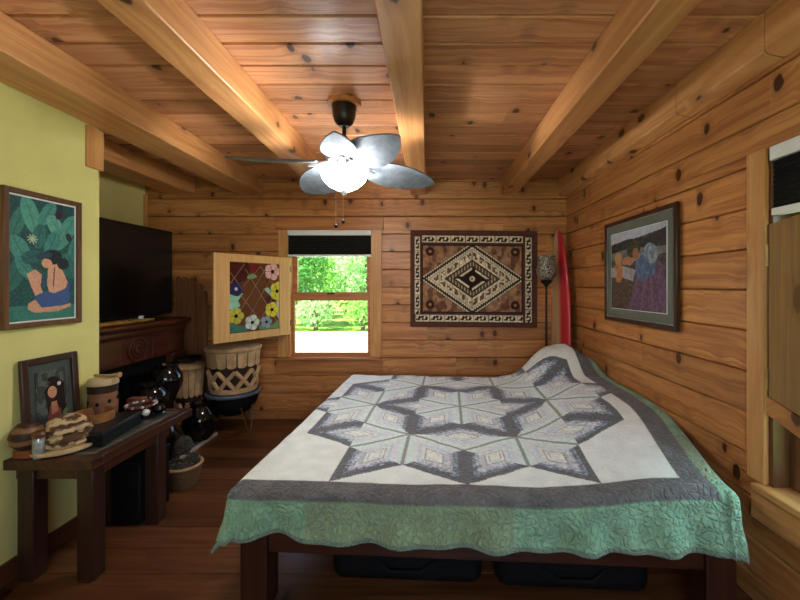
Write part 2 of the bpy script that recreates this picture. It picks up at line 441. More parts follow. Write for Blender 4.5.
def window_rear():
    x0, x1, z0, z1 = W3
    w = thing('window_3', 'unseen window added behind the camera to hold the daylight fill', 'window', (0.5*(x0+x1), RY, z0)); w['kind'] = 'structure'
    m = MB()
    for a, b in ((x0, x0+0.05), (x1-0.05, x1), (0.08, 0.12)): m.box((a, RY-0.1, z0), (b, RY-0.05, z1))
    m.box((x0, RY-0.1, z0), (x1, RY-0.05, z0+0.05)); m.box((x0, RY-0.1, z1-0.05), (x1, RY-0.05, z1))
    m.build('sash', M['trim_x'], w)
    MB().box((x0+0.05, RY-0.078, z0+0.05), (x1-0.05, RY-0.073, z1-0.05)).build('pane', M['pane'], w)
window_rear()

# outside -----------------------------------------------------------
GZ = -0.45
M['grass'] = plain('lawn', S(120, 150, 62), 0.9, 0.1, var=0.3, scale=3, bump=0.5, bscale=20)
M['concrete'] = plain('pale_concrete', S(214, 210, 204), 0.85, 0.2, var=0.06, scale=2)
M['bark'] = plain('bark', S(104, 90, 76), 0.9, 0.1, var=0.3, scale=12, bump=0.5)
def leafmat(name, c):
    t = NT(name); n = t.noise(t.vec(), 3.0, 2)
    col = t.mix(t.smooth(n, 0.35, 0.65), tuple(x*0.6 for x in c[:3])+(1,), c)
    p = t.n('BsdfDiffuse'); q = t.n('BsdfTranslucent'); t.set(p.inputs[0], col); t.set(q.inputs[0], col)
    mx = t.n('MixShader'); mx.inputs[0].default_value = 0.35
    t.t.links.new(p.outputs[0], mx.inputs[1]); t.t.links.new(q.outputs[0], mx.inputs[2]); t.t.links.new(mx.outputs[0], t.out.inputs[0])
    return t.m
M['leaf_a'] = leafmat('leaves_bright', S(150, 206, 100)); M['leaf_b'] = leafmat('leaves_deep', S(116, 180, 90)); M['leaf_c'] = leafmat('leaves_pale', S(176, 218, 144))
m = MB(); m.box((-60, -40, GZ-0.3), (60, 60, GZ)); structure(m.build('ground', M['grass'], smooth=0))
m = MB(); m.box((-22, 5.2, GZ), (0.8, 15.0, GZ+0.02)); structure(m.build('driveway_ground', M['concrete'], smooth=0))
def leaves(mb, c, r, n, size, rng):
    for _ in range(n):
        while True:
            p = Vector((rng.uniform(-1, 1), rng.uniform(-1, 1), rng.uniform(-1, 1)))
            if 0.25 < p.length < 1: break
        q = Vector((c[0]+p.x*r[0], c[1]+p.y*r[1], c[2]+p.z*r[2]))
        a = Vector((rng.gauss(0, 1), rng.gauss(0, 1), rng.gauss(0, 1))).normalized()
        b = a.cross(Vector((rng.gauss(0, 1), rng.gauss(0, 1), rng.gauss(0, 1)))).normalized()
        s = size*rng.uniform(0.6, 1.3)
        mb.add([q-a*s, q+b*s*0.45, q+a*s, q-b*s*0.45], [(0, 1, 2, 3)])
def tree(name, label, cat, loc, h, cr, n, mat, low=0.35, size=0.13, group=None, seed=1):
    rng = random.Random(seed); t = thing(name, label, cat, loc, group=group)
    m = MB()
    pts = [(0, 0, -0.05), (0.05, 0.02, h*0.3), (-0.04, 0.05, h*0.6), (0.03, 0, h*0.9)]
    m.tube(pts, [0.10, 0.085, 0.06, 0.02], 8)
    for k in range(7):
        a = rng.uniform(0, 6.28); z = h*rng.uniform(0.2, 0.7); L = cr*rng.uniform(0.5, 0.9)
        m.tube([(0, 0, z), (L*0.5*math.cos(a), L*0.5*math.sin(a), z+L*0.35), (L*math.cos(a), L*math.sin(a), z+L*0.8)], [0.045, 0.03, 0.012], 6)
    m.build('trunk', M['bark'], t, local=True)
    m = MB()
    leaves(m, (0, 0, h*(low+1)/2), (cr, cr, h*(1-low)/2*1.05), n, size, rng)
    m.build('foliage', mat, t, local=True, smooth=0)
    return t
TG = 'trees beyond the driveway'
for i, (x, y, h, cr, n, mt, lab) in enumerate((
        (-6.45, 17.9, 4.6, 1.6, 2400, 'leaf_b', 'deep green tree nearest the driveway at the left of the back window'),
        (-2.95, 17.9, 4.8, 1.6, 2400, 'leaf_c', 'pale green tree nearest the driveway at the right of the back window'),
        (-4.75, 21.5, 5.4, 1.7, 2600, 'leaf_a', 'bright green tree in the middle of the back window behind the two nearest'),
        (-8.5, 22.0, 5.6, 1.8, 2400, 'leaf_a', 'bright green tree behind the left edge of the back window'),
        (-7.0, 26.0, 7.0, 1.9, 2600, 'leaf_c', 'tall pale tree farthest back at the left of the back window'),
        (-2.9, 26.0, 7.0, 2.0, 2600, 'leaf_b', 'tall deep green tree farthest back at the right of the back window'))):
    tree('garden_tree', lab, 'tree', (x, y, GZ), h, cr, n, M[mt], 0.12, 0.15, TG, seed=20+i)
for i, (x, y, mt, lab) in enumerate(((-6.75, 15.6, 'leaf_b', 'low bush at the left edge of the pale driveway'),
                                     (-4.75, 15.7, 'leaf_c', 'low bush in the middle of the far driveway edge'),
                                     (-2.75, 15.6, 'leaf_a', 'low bush at the right of the far driveway edge'))):
    tree('garden_bush', lab, 'bush', (x, y, GZ), 1.5, 0.85, 700, M[mt], 0.1, 0.11, 'bushes along the driveway', seed=50+i)
tree('garden_tree', 'leafy tree outside the right hand window', 'tree', (6.5, 3.2, GZ), 4.5, 1.8, 2600, M['leaf_a'], 0.25, 0.15, seed=77)

# ------------------------------------------------------------------ pictures and patterns as vertex colour
def vnoise(x, y, seed=0):
    xi = np.floor(x).astype(np.int64); yi = np.floor(y).astype(np.int64); fx = x-xi; fy = y-yi
    fx = fx*fx*(3-2*fx); fy = fy*fy*(3-2*fy)
    def h(a, b):
        n = (a*374761393+b*668265263+seed*974634777) & 0xffffffff
        n = ((n ^ (n >> 13))*1274126177) & 0xffffffff
        return ((n ^ (n >> 16)) & 0xffff)/65535.0
    return (h(xi, yi)*(1-fx)+h(xi+1, yi)*fx)*(1-fy)+(h(xi, yi+1)*(1-fx)+h(xi+1, yi+1)*fx)*fy

class Canvas:
    """u to the right, v down, both 0..1; sRGB 0..255"""
    def __init__(s, nu, nv, aspect, bg):
        s.nu, s.nv, s.asp = nu, nv, aspect
        s.U, s.V = np.meshgrid(np.linspace(0, 1, nu), np.linspace(0, 1, nv), indexing='xy')
        s.c = np.zeros((nv, nu, 3)); s.c[:] = bg
    def put(s, mask, col, n=0):
        c = np.array(col, float)
        if n:
            k = 1+n*(vnoise(s.U*40, s.V*40/s.asp, 3)-0.5)*2
            s.c[mask] = (c[None, None, :]*(1+(k[..., None]-1)*0.6))[mask]
        else: s.c[mask] = c
    def poly(s, pts, col, n=0.1):
        inside = np.zeros(s.U.shape, bool); k = len(pts)
        for i in range(k):
            x0, y0 = pts[i]; x1, y1 = pts[(i+1) % k]
            if y0 == y1: continue
            c = ((y0 > s.V) != (y1 > s.V)) & (s.U < (x1-x0)*(s.V-y0)/(y1-y0)+x0)
            inside ^= c
        s.put(inside, col, n)
    def ell(s, cx, cy, rx, ry, col, rot=0, n=0.1):
        a = math.radians(rot); du = s.U-cx; dv = (s.V-cy)/s.asp
        x = du*math.cos(a)+dv*math.sin(a); y = -du*math.sin(a)+dv*math.cos(a)
        s.put((x/rx)**2+(y/(ry))**2 < 1, col, n)
    def line(s, p, q, w, col):
        px, py = p; qx, qy = q; A = s.asp
        du, dv = qx-px, (qy-py)/A; L2 = du*du+dv*dv+1e-9
        t = np.clip(((s.U-px)*du+(s.V-py)/A*dv)/L2, 0, 1)
        d = np.hypot(s.U-px-t*du, (s.V-py)/A-t*dv)
        s.put(d < w, col)
    def linear(s):
        x = np.clip(s.c/255, 0, 1)
        return np.where(x <= 0.04045, x/12.92, ((x+0.055)/1.055)**2.4)

def set_pattern(me, lin):
    a = me.attributes.new('pattern', 'FLOAT_COLOR', 'POINT')
    d = np.ones((len(me.vertices), 4), np.float32); d[:len(lin), :3] = lin
    a.data.foreach_set('color', d.ravel())

def sheet(name, P, lin, mat, parent=None, loc=None, thick=0.0, local=False):
    """P: (nv, nu, 3) points"""
    nv, nu, _ = P.shape
    off = np.zeros(3)
    if parent is not None and not local: off = np.array(parent.location)
    if loc is not None: off = np.array(loc, float)
    V = (P-off).reshape(-1, 3)
    i = np.arange(nv*nu).reshape(nv, nu)
    F = np.stack([i[:-1, :-1], i[1:, :-1], i[1:, 1:], i[:-1, 1:]], -1).reshape(-1, 4)
    me = bpy.data.meshes.new(name)
    me.vertices.add(len(V)); me.vertices.foreach_set('co', V.astype(np.float32).ravel())
    me.loops.add(F.size); me.loops.foreach_set('vertex_index', F.astype(np.int32).ravel())
    me.polygons.add(len(F)); me.polygons.foreach_set('loop_start', np.arange(0, F.size, 4, dtype=np.int32))
    me.update(calc_edges=True); me.validate()
    me.polygons.foreach_set('use_smooth', [True]*len(F))
    set_pattern(me, lin.reshape(-1, 3))
    me.materials.append(mat)
    o = bpy.data.objects.new(name, me); COL.objects.link(o)
    if parent is not None: o.parent = parent
    if loc is not None: o.location = loc
    if thick:
        s = o.modifiers.new('thickness', 'SOLIDIFY'); s.thickness = thick; s.offset = 1
    return o
M['art'] = painted('painted_canvas', 0.45)
M['art_glazed'] = painted('print_under_glass', 0.25, spec=0.5)

def flat_sheet(name, cv, o, ux, uy, w, h, mat, parent=None, thick=0.003):
    """o = top left corner, ux to the right, uy down"""
    o = np.array(o, float); ux = np.array(ux, float)*w; uy = np.array(uy, float)*h
    P = o+cv.U[..., None]*ux+cv.V[..., None]*uy
    return sheet(name, P, cv.linear(), mat, parent, thick=thick)

# ------------------------------------------------------------------ bed and quilt
ROT = math.radians(-3.2); BP = (-0.83, 1.64, 0)
bed = thing('bed', 'low dark red-brown wooden bed frame with mattress under the star quilt', 'bed', BP, ROT)
BW, BL = 2.10, 2.06
for (a, b) in ((0, 0), (BW-0.12, 0), (0, BL-0.12), (BW-0.12, BL-0.12)):
    MB().box((a, b, 0), (a+0.12, b+0.12, 0.44)).build('leg', M['red_wood_z'], bed, local=True, bevel=0.006)
MB().box((0.12, 0.015, 0.265), (BW-0.12, 0.055, 0.44)).build('foot_rail', M['red_wood'], bed, local=True, bevel=0.005)
MB().box((0.12, BL-0.055, 0.265), (BW-0.12, BL-0.015, 0.44)).build('head_rail', M['red_wood'], bed, local=True, bevel=0.005)
for a in (0.015, BW-0.055):
    MB().box((a, 0.12, 0.265), (a+0.04, BL-0.12, 0.44)).build('side_rail', M['red_wood'], bed, local=True, bevel=0.005)
m = MB()
for k in range(11): m.box((0.055, 0.1+k*0.18, 0.37), (BW-0.055, 0.18+k*0.18, 0.39))
m.build('slats', M['red_wood'], bed, local=True)
M['mattress'] = plain('mattress_ticking', S(200, 198, 190), 0.9, 0.1, var=0.04)
MB().box((0.02, 0.03, 0.392), (2.08, 2.02, 0.535)).build('mattress', M['mattress'], bed, local=True, bevel=0.04, segs=4)

def sstep(x, a, b):
    t = np.clip((x-a)/(b-a), 0, 1); return t*t*(3-2*t)

def quilt():
    W, L = 2.16, 2.0
    du = 0.0065
    a = np.arange(-0.24, W+0.13, du); b = np.arange(-0.232, L+0.16, du)
    A, B = np.meshgrid(a, b, indexing='xy')
    # ---- colour
    lin = np.zeros(A.shape+(3,)); rgb = np.zeros(A.shape+(3,)); puck = np.full(A.shape, 0.35)
    n1 = vnoise(A*18, B*18, 1); n2 = vnoise(A*90, B*90, 2); n3 = vnoise(A*260, B*260, 5); n4 = vnoise(A*5, B*5, 9)
    rgb[:] = np.array([240, 242, 234])*(0.97+0.06*n1)[..., None]
    C0 = np.array([1.0, 1.12]); s = 0.357; d = s*math.sqrt(3)
    cen = [C0]+[C0+d*np.array([math.cos(math.radians(60*k)), math.sin(math.radians(60*k))]) for k in range(6)]
    def near(p):
        for i, c in enumerate(cen):
            if np.hypot(*(p-c)) < 0.05: return i
        return -1
    done = set()
    for i, c in enumerate(cen):
        for k in range(6):
            th = math.radians(60*k); tip = c+d*np.array([math.cos(th), math.sin(th)])
            j = near(tip); key = tuple(sorted((i, j))) if j >= 0 else (i, 'o', k)
            if key in done: continue
            done.add(key)
            side = [c+s*np.array([math.cos(th+q), math.sin(th+q)]) for q in (PI/6, -PI/6)]
            # edges: c-side0, c-side1 (spokes of c), tip-side0, tip-side1 (spokes of tip)
            ed = [(c, side[0], i), (c, side[1], i), (tip, side[0], j), (tip, side[1], j)]
            mid = (c+tip)/2; ds = []
            for p, q, owner in ed:
                t = (q-p)/np.hypot(*(q-p)); nn = np.array([-t[1], t[0]])
                if np.dot(mid-p, nn) < 0: nn = -nn
                dd = (A-p[0])*nn[0]+(B-p[1])*nn[1]
                if owner == 0: darkedge = False
                elif owner == -1: darkedge = True
                else:
                    # spoke of an outer star: dark when it faces the middle star
                    v = C0-cen[owner]; darkedge = np.dot(v/np.hypot(*v), t) > 0.8
                ds.append((dd, darkedge))
            D = np.stack([x[0] for x in ds]); ins = (D > 0).all(0)
            near_i = D.argmin(0); e = D.min(0)
            dk = np.array([x[1] for x in ds])[near_i]
            col = np.zeros(A.shape+(3,))
            sp = (n2-0.5)*2; sp3 = (n3-0.5)*2
            def st(mask, c3, amp=0.05):
                k_ = 1+amp*sp+amp*sp3
                col[mask] = (np.array(c3)[None, :]*k_[mask][:, None])
            st(e >= 0, (236, 238, 228))
            l = ~dk
            st(l & (e < 0.010), (150, 154, 142), 0.05)
            st(l & (e >= 0.010) & (e < 0.045), (222, 234, 226), 0.05)
            st(l & (e >= 0.045) & (e < 0.068), (226, 224, 228), 0.05)
            st(l & (e >= 0.068) & (e < 0.088), (206, 220, 220), 0.06)
            st(l & (e >= 0.088) & (e < 0.103), (232, 230, 222), 0.04)
            st(dk & (e < 0.036), (104, 101, 104), 0.10)
            st(dk & (e >= 0.036) & (e < 0.058), (126, 136, 146), 0.40)
            st(dk & (e >= 0.058) & (e < 0.076), (182, 188, 192), 0.24)
            st(dk & (e >= 0.076) & (e < 0.090), (210, 204, 208), 0.15)
            st(dk & (e >= 0.090) & (e < 0.103), (196, 206, 206), 0.10)
            st((e >= 0.103) & (e < 0.110), (172, 162, 170), 0.10)
            st((e >= 0.124) & (e < 0.128), (196, 188, 194), 0.1)
            rgb[ins] = col[ins]
    def band(mask, c3, amp, p):
        k_ = 1+amp*(n1-0.5)*2+amp*0.6*(n2-0.5)*2
        rgb[mask] = (np.array(c3)[None, :]*k_[mask][:, None]); puck[mask] = p
    fx0, fx1, fy0 = -0.05, 2.02, 0.05
    out = (A < fx0) | (A > fx1) | (B < fy0)
    edge = np.maximum(np.maximum(fx0-A, A-fx1), fy0-B)
    band(out & (edge < 0.112), (108, 104, 102), 0.10, 0.8)
    g = out & (edge >= 0.112)
    band(g, (142, 178, 142), 0.10, 1.0)
    seg = np.floor((np.where(B < fy0, A, B+7.3)+0.12)*2.3).astype(int)
    tone = ((seg*7919) % 5)/4.0
    mixc = np.array([150, 150, 112])[None, None, :]*np.ones_like(rgb)
    w_ = (tone > 0.7) | ((A < fx0-0.1) & (B < 0.3))
    rgb[g & w_] = (0.45*rgb+0.55*mixc)[g & w_]
    band(out & (edge > 0.112) & (edge < 0.117), (118, 128, 112), 0.05, 0.6)
    band((A < a[0]+0.014) | (B < b[0]+0.014) | (A > a[-1]-0.014), (120, 138, 116), 0.05, 0.6)
    x = np.clip(rgb/255, 0, 1); lin = np.where(x <= 0.04045, x/12.92, ((x+0.055)/1.055)**2.4)
    # ---- shape
    r = 0.05
    ea = np.where(A < 0, A, np.where(A > W, A-W, 0.0)); eb = np.where(B < 0, B, np.where(B > L, B-L, 0.0))
    p = 3.4
    rr = (np.abs(ea)**p+np.abs(eb)**p)**(1/p)
    hyp = np.hypot(ea, eb)+1e-9
    ang = np.clip(rr/r, 0, PI/2)
    hor = r*np.sin(ang); dz = -(r-r*np.cos(ang)); rest = np.maximum(rr-r*PI/2, 0)
    fl = np.where(ea < 0, 0.24, np.where(ea > 0, 0.0, 0.05))*np.where(eb > 0, 0.2, 1.0)
    fl = np.where((ea < 0) & (eb < 0), 0.30, fl)
    wv = 0.014*np.sin(A*17+1.2)+0.010*np.sin(A*31+B*5)+0.012*np.sin(B*19)
    hor = hor+rest*fl+wv*np.clip(rest/0.1, 0, 1)
    dz = dz-rest*np.sqrt(1-np.clip(fl, 0, 0.9)**2)
    # the hem hangs shorter just beside the left corner
    dz = dz*(1-0.14*np.exp(-((A-0.20)/0.12)**2)*(eb < 0)*(rest > 0))
    hor = hor*np.where(ea > 0, 1.3, 1.0)
    X = np.clip(A, 0, W)-0.13*sstep(A, 1.3, 2.16)*(1-sstep(B, -0.05, 0.75))+hor*ea/hyp; Y = np.clip(B, 0, L)+hor*eb/hyp
    Z = 0.57+dz
    cA = np.clip(A, 0, W); cB = np.clip(B, 0, L)
    fall = np.clip(1-rest/0.2, 0, 1)
    up = 0.15*sstep(cA, 1.3, 2.05)*(0.35+0.65*sstep(cB, -0.1, 0.9))
    hump = 0.17*sstep(cA, 1.52, 1.86)*sstep(cB, 1.45, 1.80)*(1-0.55*sstep(cA, 2.0, 2.2))
    soft = 0.012*(vnoise(A*4, B*4, 11)-0.5)+0.004*(vnoise(A*16, B*16, 12)-0.5)
    Z = Z+(up+hump)*fall+soft*fall
    Z = np.maximum(Z, 0.275)
    c, s_ = math.cos(ROT), math.sin(ROT)
    wx = BP[0]+X*c-Y*s_; wy = BP[1]+X*s_+Y*c
    lim = RX-0.022
    wx = np.where(wx > lim-0.06, lim-0.06+0.06*np.tanh((wx-lim+0.06)/0.06), wx)
    P = np.stack([wx, wy, Z], -1)
    mt = painted('quilt_cotton', 0.85, 'quilt', 0.15, 0.2)
    o = sheet('star_quilt', P[:, ::-1], lin[:, ::-1], mt, loc=(0.25, 2.6, 0.58))
    at = o.data.attributes.new('pucker', 'FLOAT', 'POINT')
    at.data.foreach_set('value', puck[:, ::-1].astype(np.float32).ravel())
    sm = o.modifiers.new('thickness', 'SOLIDIFY'); sm.thickness = 0.014; sm.offset = -1
    tag(o, 'patchwork quilt with grey and white diamond stars and a green border on the bed', 'quilt')
    return o
quilt()

M['bag'] = plain('black_nylon', S(15, 14, 15), 0.7, 0.2, var=0.15, bump=0.4, bscale=40)
def bag(x0, x1, y0, y1, h, label):
    t = thing('storage_bag', label, 'bag', ((x0+x1)/2, (y0+y1)/2, 0), ROT, 'storage bags under the bed')
    w, d = (x1-x0)/2, (y1-y0)/2
    MB().box((-w, -d, 0), (w, d, h)).build('body', M['bag'], t, local=True, bevel=0.06, segs=4)
    MB().tube([(-w*0.4, -d-0.004, h*0.5), (-w*0.2, -d-0.03, h*0.35), (w*0.2, -d-0.03, h*0.35), (w*0.4, -d-0.004, h*0.5)], 0.01, 6).build('handle', M['black_matte'], t, local=True)
    MB().box((-w*0.72, -d-0.012, h*0.62), (-w*0.70, -d+0.002, h*0.66)).build('zip_pull', M['silver'], t, local=True)
bag(-0.46, 0.28, 1.79, 2.4, 0.26, 'black storage bag under the bed nearest its left leg')
bag(0.34, 1.06, 1.74, 2.4, 0.25, 'black storage bag under the right half of the bed')
m = MB(); m.lathe([(0.005, 0), (0.05, 0.002), (0.062, 0.03), (0.05, 0.06), (0.02, 0.085), (0.004, 0.09)], (0, 0, 0), 14, lambda a, i: 0.16*math.sin(a*3+i)+0.08*math.sin(a*7))
o = m.build('plastic_bag', plain('grey_plastic', S(120, 122, 124), 0.3, var=0.2, bump=0.6, bscale=60), loc=(1.33, 1.50, 0)); o.data.transform(Matrix.Translation((1.33, 1.5, 0)))
tag(o, 'small crumpled grey plastic bag on the floor by the right wall', 'plastic bag')

# ------------------------------------------------------------------ ceiling fan
FX, FY = -0.523, 2.32
fan = thing('ceiling_fan', 'ceiling fan with grey leaf shaped blades and a lit white bowl', 'ceiling fan', (FX, FY, 2.05))
def fl(prof, name, mat, parent=fan, seg=32): return MB().lathe(prof, (FX, FY, 0), seg).build(name, mat, parent)
MB().lathe([(0.001, CZ-0.025), (0.105, CZ-0.025), (0.105, CZ)], (FX, FY, 0), 8).build('mounting_block', M['trim_x'], fan, smooth=20)
fl([(0.001, 2.435), (0.03, 2.437), (0.055, 2.46), (0.07, 2.50), (0.075, 2.565)], 'canopy', M['bronze'])
fl([(0.013, 2.30), (0.013, 2.45)], 'downrod', M['bronze'], seg=12)
fl([(0.001, 2.375), (0.02, 2.375), (0.035, 2.33), (0.04, 2.32), (0.09, 2.315), (0.12, 2.295), (0.125, 2.25), (0.10, 2.215), (0.05, 2.205), (0.001, 2.205)], 'motor_housing', M['bronze'])
M['blade'] = plain('grey_blade', S(112, 117, 122), 0.85, 0.04, var=0.12, scale=20, bump=0.3, bscale=60)
M['blade_top'] = plain('silver_blade', S(150, 152, 156), 0.35, 0.4, var=0.12, scale=20, bump=0.3, bscale=60)
def blade(ang, r0, r1, wid, pitch, droop, z0=2.215):
    a = math.radians(ang); ca, sa = math.cos(a), math.sin(a); n = 15; V = []; F = []
    tp = math.tan(math.radians(pitch)); dp = math.tan(math.radians(droop)); k = 7
    for i in range(n):
        t = i/(n-1); r = r0+(r1-r0)*t
        w = wid*(max(0.0, math.sin(PI*min(1, 0.10+0.90*t)**0.85))**0.62)
        if i == n-1: w = 0.008
        for top in (0, 1):
            for j in range(k):
                q = -1+2*j/(k-1); v = q*w
                z = z0-(r-r0)*dp+v*tp-0.018*q*q*(w/wid)+(0.008 if top else 0)
                V.append((FX+r*ca-v*sa, FY+r*sa+v*ca, z))
    for i in range(n-1):
        for top in (0, 1):
            for j in range(k-1):
                A0 = i*2*k+top*k+j; B0 = (i+1)*2*k+top*k+j
                F.append((A0, A0+1, B0+1, B0) if not top else (A0, B0, B0+1, A0+1))
        for j in (0, k-1):
            A0 = i*2*k+j; B0 = (i+1)*2*k+j
            F.append((A0, B0, B0+k, A0+k))
    for i in (0, n-1):
        F.append(tuple(i*2*k+j for j in range(k))+tuple(i*2*k+k+j for j in reversed(range(k))))
    b = MB().add(V, F).build('blade', M['blade'], fan, smooth=50)
    m = MB(); m.tube([(FX+0.09*ca, FY+0.09*sa, z0-0.005), (FX+(r0-0.02)*ca, FY+(r0-0.02)*sa, z0-0.022), (FX+(r0+0.05)*ca, FY+(r0+0.05)*sa, z0-0.028-0.05*dp)], [0.014, 0.02, 0.006], 8)
    m.build('blade_iron', M['silver'], b).location = (0, 0, 0)
    return b
for args in ((187, 0.17, 0.70, 0.085, -18, 0), (126, 0.17, 0.74, 0.13, 14, 4), (38, 0.17, 0.72, 0.13, -16, 2), (313, 0.10, 0.55, 0.115, -20, 0), (276, 0.13, 0.42, 0.10, 2, -3)):
    blade(*args)
t = NT('lit_glass_bowl'); e = t.n('Emission'); e.inputs[0].default_value = (0.95, 0.98, 1.0, 1); e.inputs[1].default_value = 40.0
t.t.links.new(e.outputs[0], t.out.inputs[0])
MB().lathe([(0.001, 2.035), (0.04, 2.04), (0.09, 2.065), (0.13, 2.105), (0.15, 2.165), (0.145, 2.165), (0.125, 2.112), (0.085, 2.072), (0.04, 2.048), (0.001, 2.044)], (FX, FY, 0), 36).build('light_bowl', t.m, fan)
fl([(0.001, 2.01), (0.012, 2.013), (0.018, 2.025), (0.022, 2.036)], 'finial', M['silver'], seg=14)
fl([(0.05, 2.165), (0.06, 2.185), (0.05, 2.205)], 'light_fitter', M['silver'])
bl = light('fan_bulb', 'POINT', 72, (0.96, 0.98, 1.0), (0, 0, 0), shadow_soft_size=0.05); bl.parent = fan; bl.location = (0, 0, 0.115)
for dx, z in ((-0.012, 1.80), (0.03, 1.825)):
    c = MB().tube([(FX+dx, FY-0.05, 2.20), (FX+dx, FY-0.155, 2.14), (FX+dx, FY-0.16, 2.0), (FX+dx, FY-0.16, z)], 0.0022, 6).build('pull_chain', M['silver'], fan)
    f_ = MB().ell((FX+dx, FY-0.16, z-0.008), (0.011, 0.011, 0.012), 10, 6).build('chain_fob', M['bronze'], c); f_.location = (0, 0, 0)
for o in bpy.data.objects:
    if o.parent and o.parent.parent == fan:   # sub-parts share the fan's origin through their part
        pass

# ------------------------------------------------------------------ rug on the back wall
def rug():
    w, h = 1.355, 1.03
    cv = Canvas(300, 230, w/h, (88, 54, 44)); U, V = cv.U, cv.V
    n = vnoise(U*60, V*46, 4); cv.put((U > .025) & (U < .975) & (V > .035) & (V < .965), (80, 48, 42), .1)
    cream, dark = (214, 198, 168), (42, 30, 28)
    def motif(t, q):      # t along, q across 0..1
        f = (t % 1.0)
        return (np.abs(f-.5) < .40) & (np.abs(q-.5) < .34) & (((np.sin(f*26)+np.sin(q*9+f*11)) > -.35))
    for (u0, u1, v0, v1, hor) in ((.085, .885, .055, .125, 1), (.035, .885, .875, .945, 1), (.035, .075, .06, .865, 0), (.905, .955, .06, .945, 0)):
        ms = (U > u0) & (U < u1) & (V > v0) & (V < v1)
        cv.put(ms, cream, .12)
        t_ = (U-u0)/.115 if hor else (V-v0)/.15; q = (V-v0)/(v1-v0) if hor else (U-u0)/(u1-u0)
        cv.put(ms & motif(t_, q), dark, .1)
        cv.put(ms & (np.abs((t_ % 1)-0) < .05), (88, 54, 44))
    fld = (U > .09) & (U < .885) & (V > .145) & (V < .855)
    cv.put(fld, dark); fi = (U > .10) & (U < .875) & (V > .16) & (V < .84)
    cv.put(fi, (152, 112, 82), .3)
    cv.put(fi & (vnoise(U*26, V*14, 8) > .62), (112, 74, 54), .2)
    for cx in (.155, .825):
        for cy in (.22, .77): cv.ell(cx, cy, .035, .035, (60, 34, 26)); cv.ell(cx, cy, .012, .012, (170, 120, 80))
    D = np.abs(U-.4875)/.395+np.abs(V-.5)/.36
    S_ = np.sign(U-.4875)*(U-.4875)/.395*14
    S2 = (V-.5)/.36*np.sign(U-.4875)*10+np.abs(U-.4875)/.395*10*np.sign(V-.5)
    tri = np.abs((S_*1.6) % 1-.5)
    dm = fi & (D < 1.06)
    def ring(a, b, c, nn=.08): cv.put(dm & (D >= a) & (D < b), c, nn)
    ring(.0, 1.06, dark); 
    ring(.985, 1.045, cream); cv.put(dm & (D >= .985) & (D < .985+.09*tri), dark)
    ring(.86, .945, cream); cv.put(dm & (D >= .945-.11*tri) & (D < .945), dark)
    ring(.56, .845, cream, .12)
    f = (S_*.55) % 1
    cv.put(dm & (D > .62) & (D < .80) & (np.abs(f-.5) < .36) & (vnoise(U*70, V*55, 6) > .40), (104, 78, 60), .2)
    cv.put(dm & (D > .56) & (D < .845) & (np.abs(f) < .05), (120, 86, 62))
    ring(.36, .54, (74, 60, 50)); cv.put(dm & (D > .40) & (D < .50) & (np.abs((S_*1.2) % 1-.5) < .22), (176, 152, 120))
    ring(.27, .34, cream); cv.put(dm & (D > .26) & (D < .35) & (np.abs((np.arctan2(V-.5, U-.4875)/PI*2) % 1) < .18), dark)
    ring(.0, .26, (40, 22, 20)); cv.ell(.4875, .5, .022, .022, (206, 186, 146)); cv.ell(.4875, .5, .008, .008, (70, 44, 34))
    k = .92+.16*n; cv.c *= k[..., None]
    x0, z1 = -0.188, 2.036
    P = np.zeros(U.shape+(3,)); P[..., 0] = x0+U*w; P[..., 2] = z1-V*h-0.012*U
    P[..., 1] = BY-0.022-0.006*np.sin(U*9+1)*V-0.004*np.sin(U*23)
    o = sheet('hanging_rug', P, cv.linear(), painted('rug_wool', 0.95, 180, 0.1, 0.3), loc=(x0+w/2, BY-0.02, z1-h), thick=0.008)
    tag(o, 'brown rug with a cream diamond pattern hung on the back wall', 'rug')
rug()

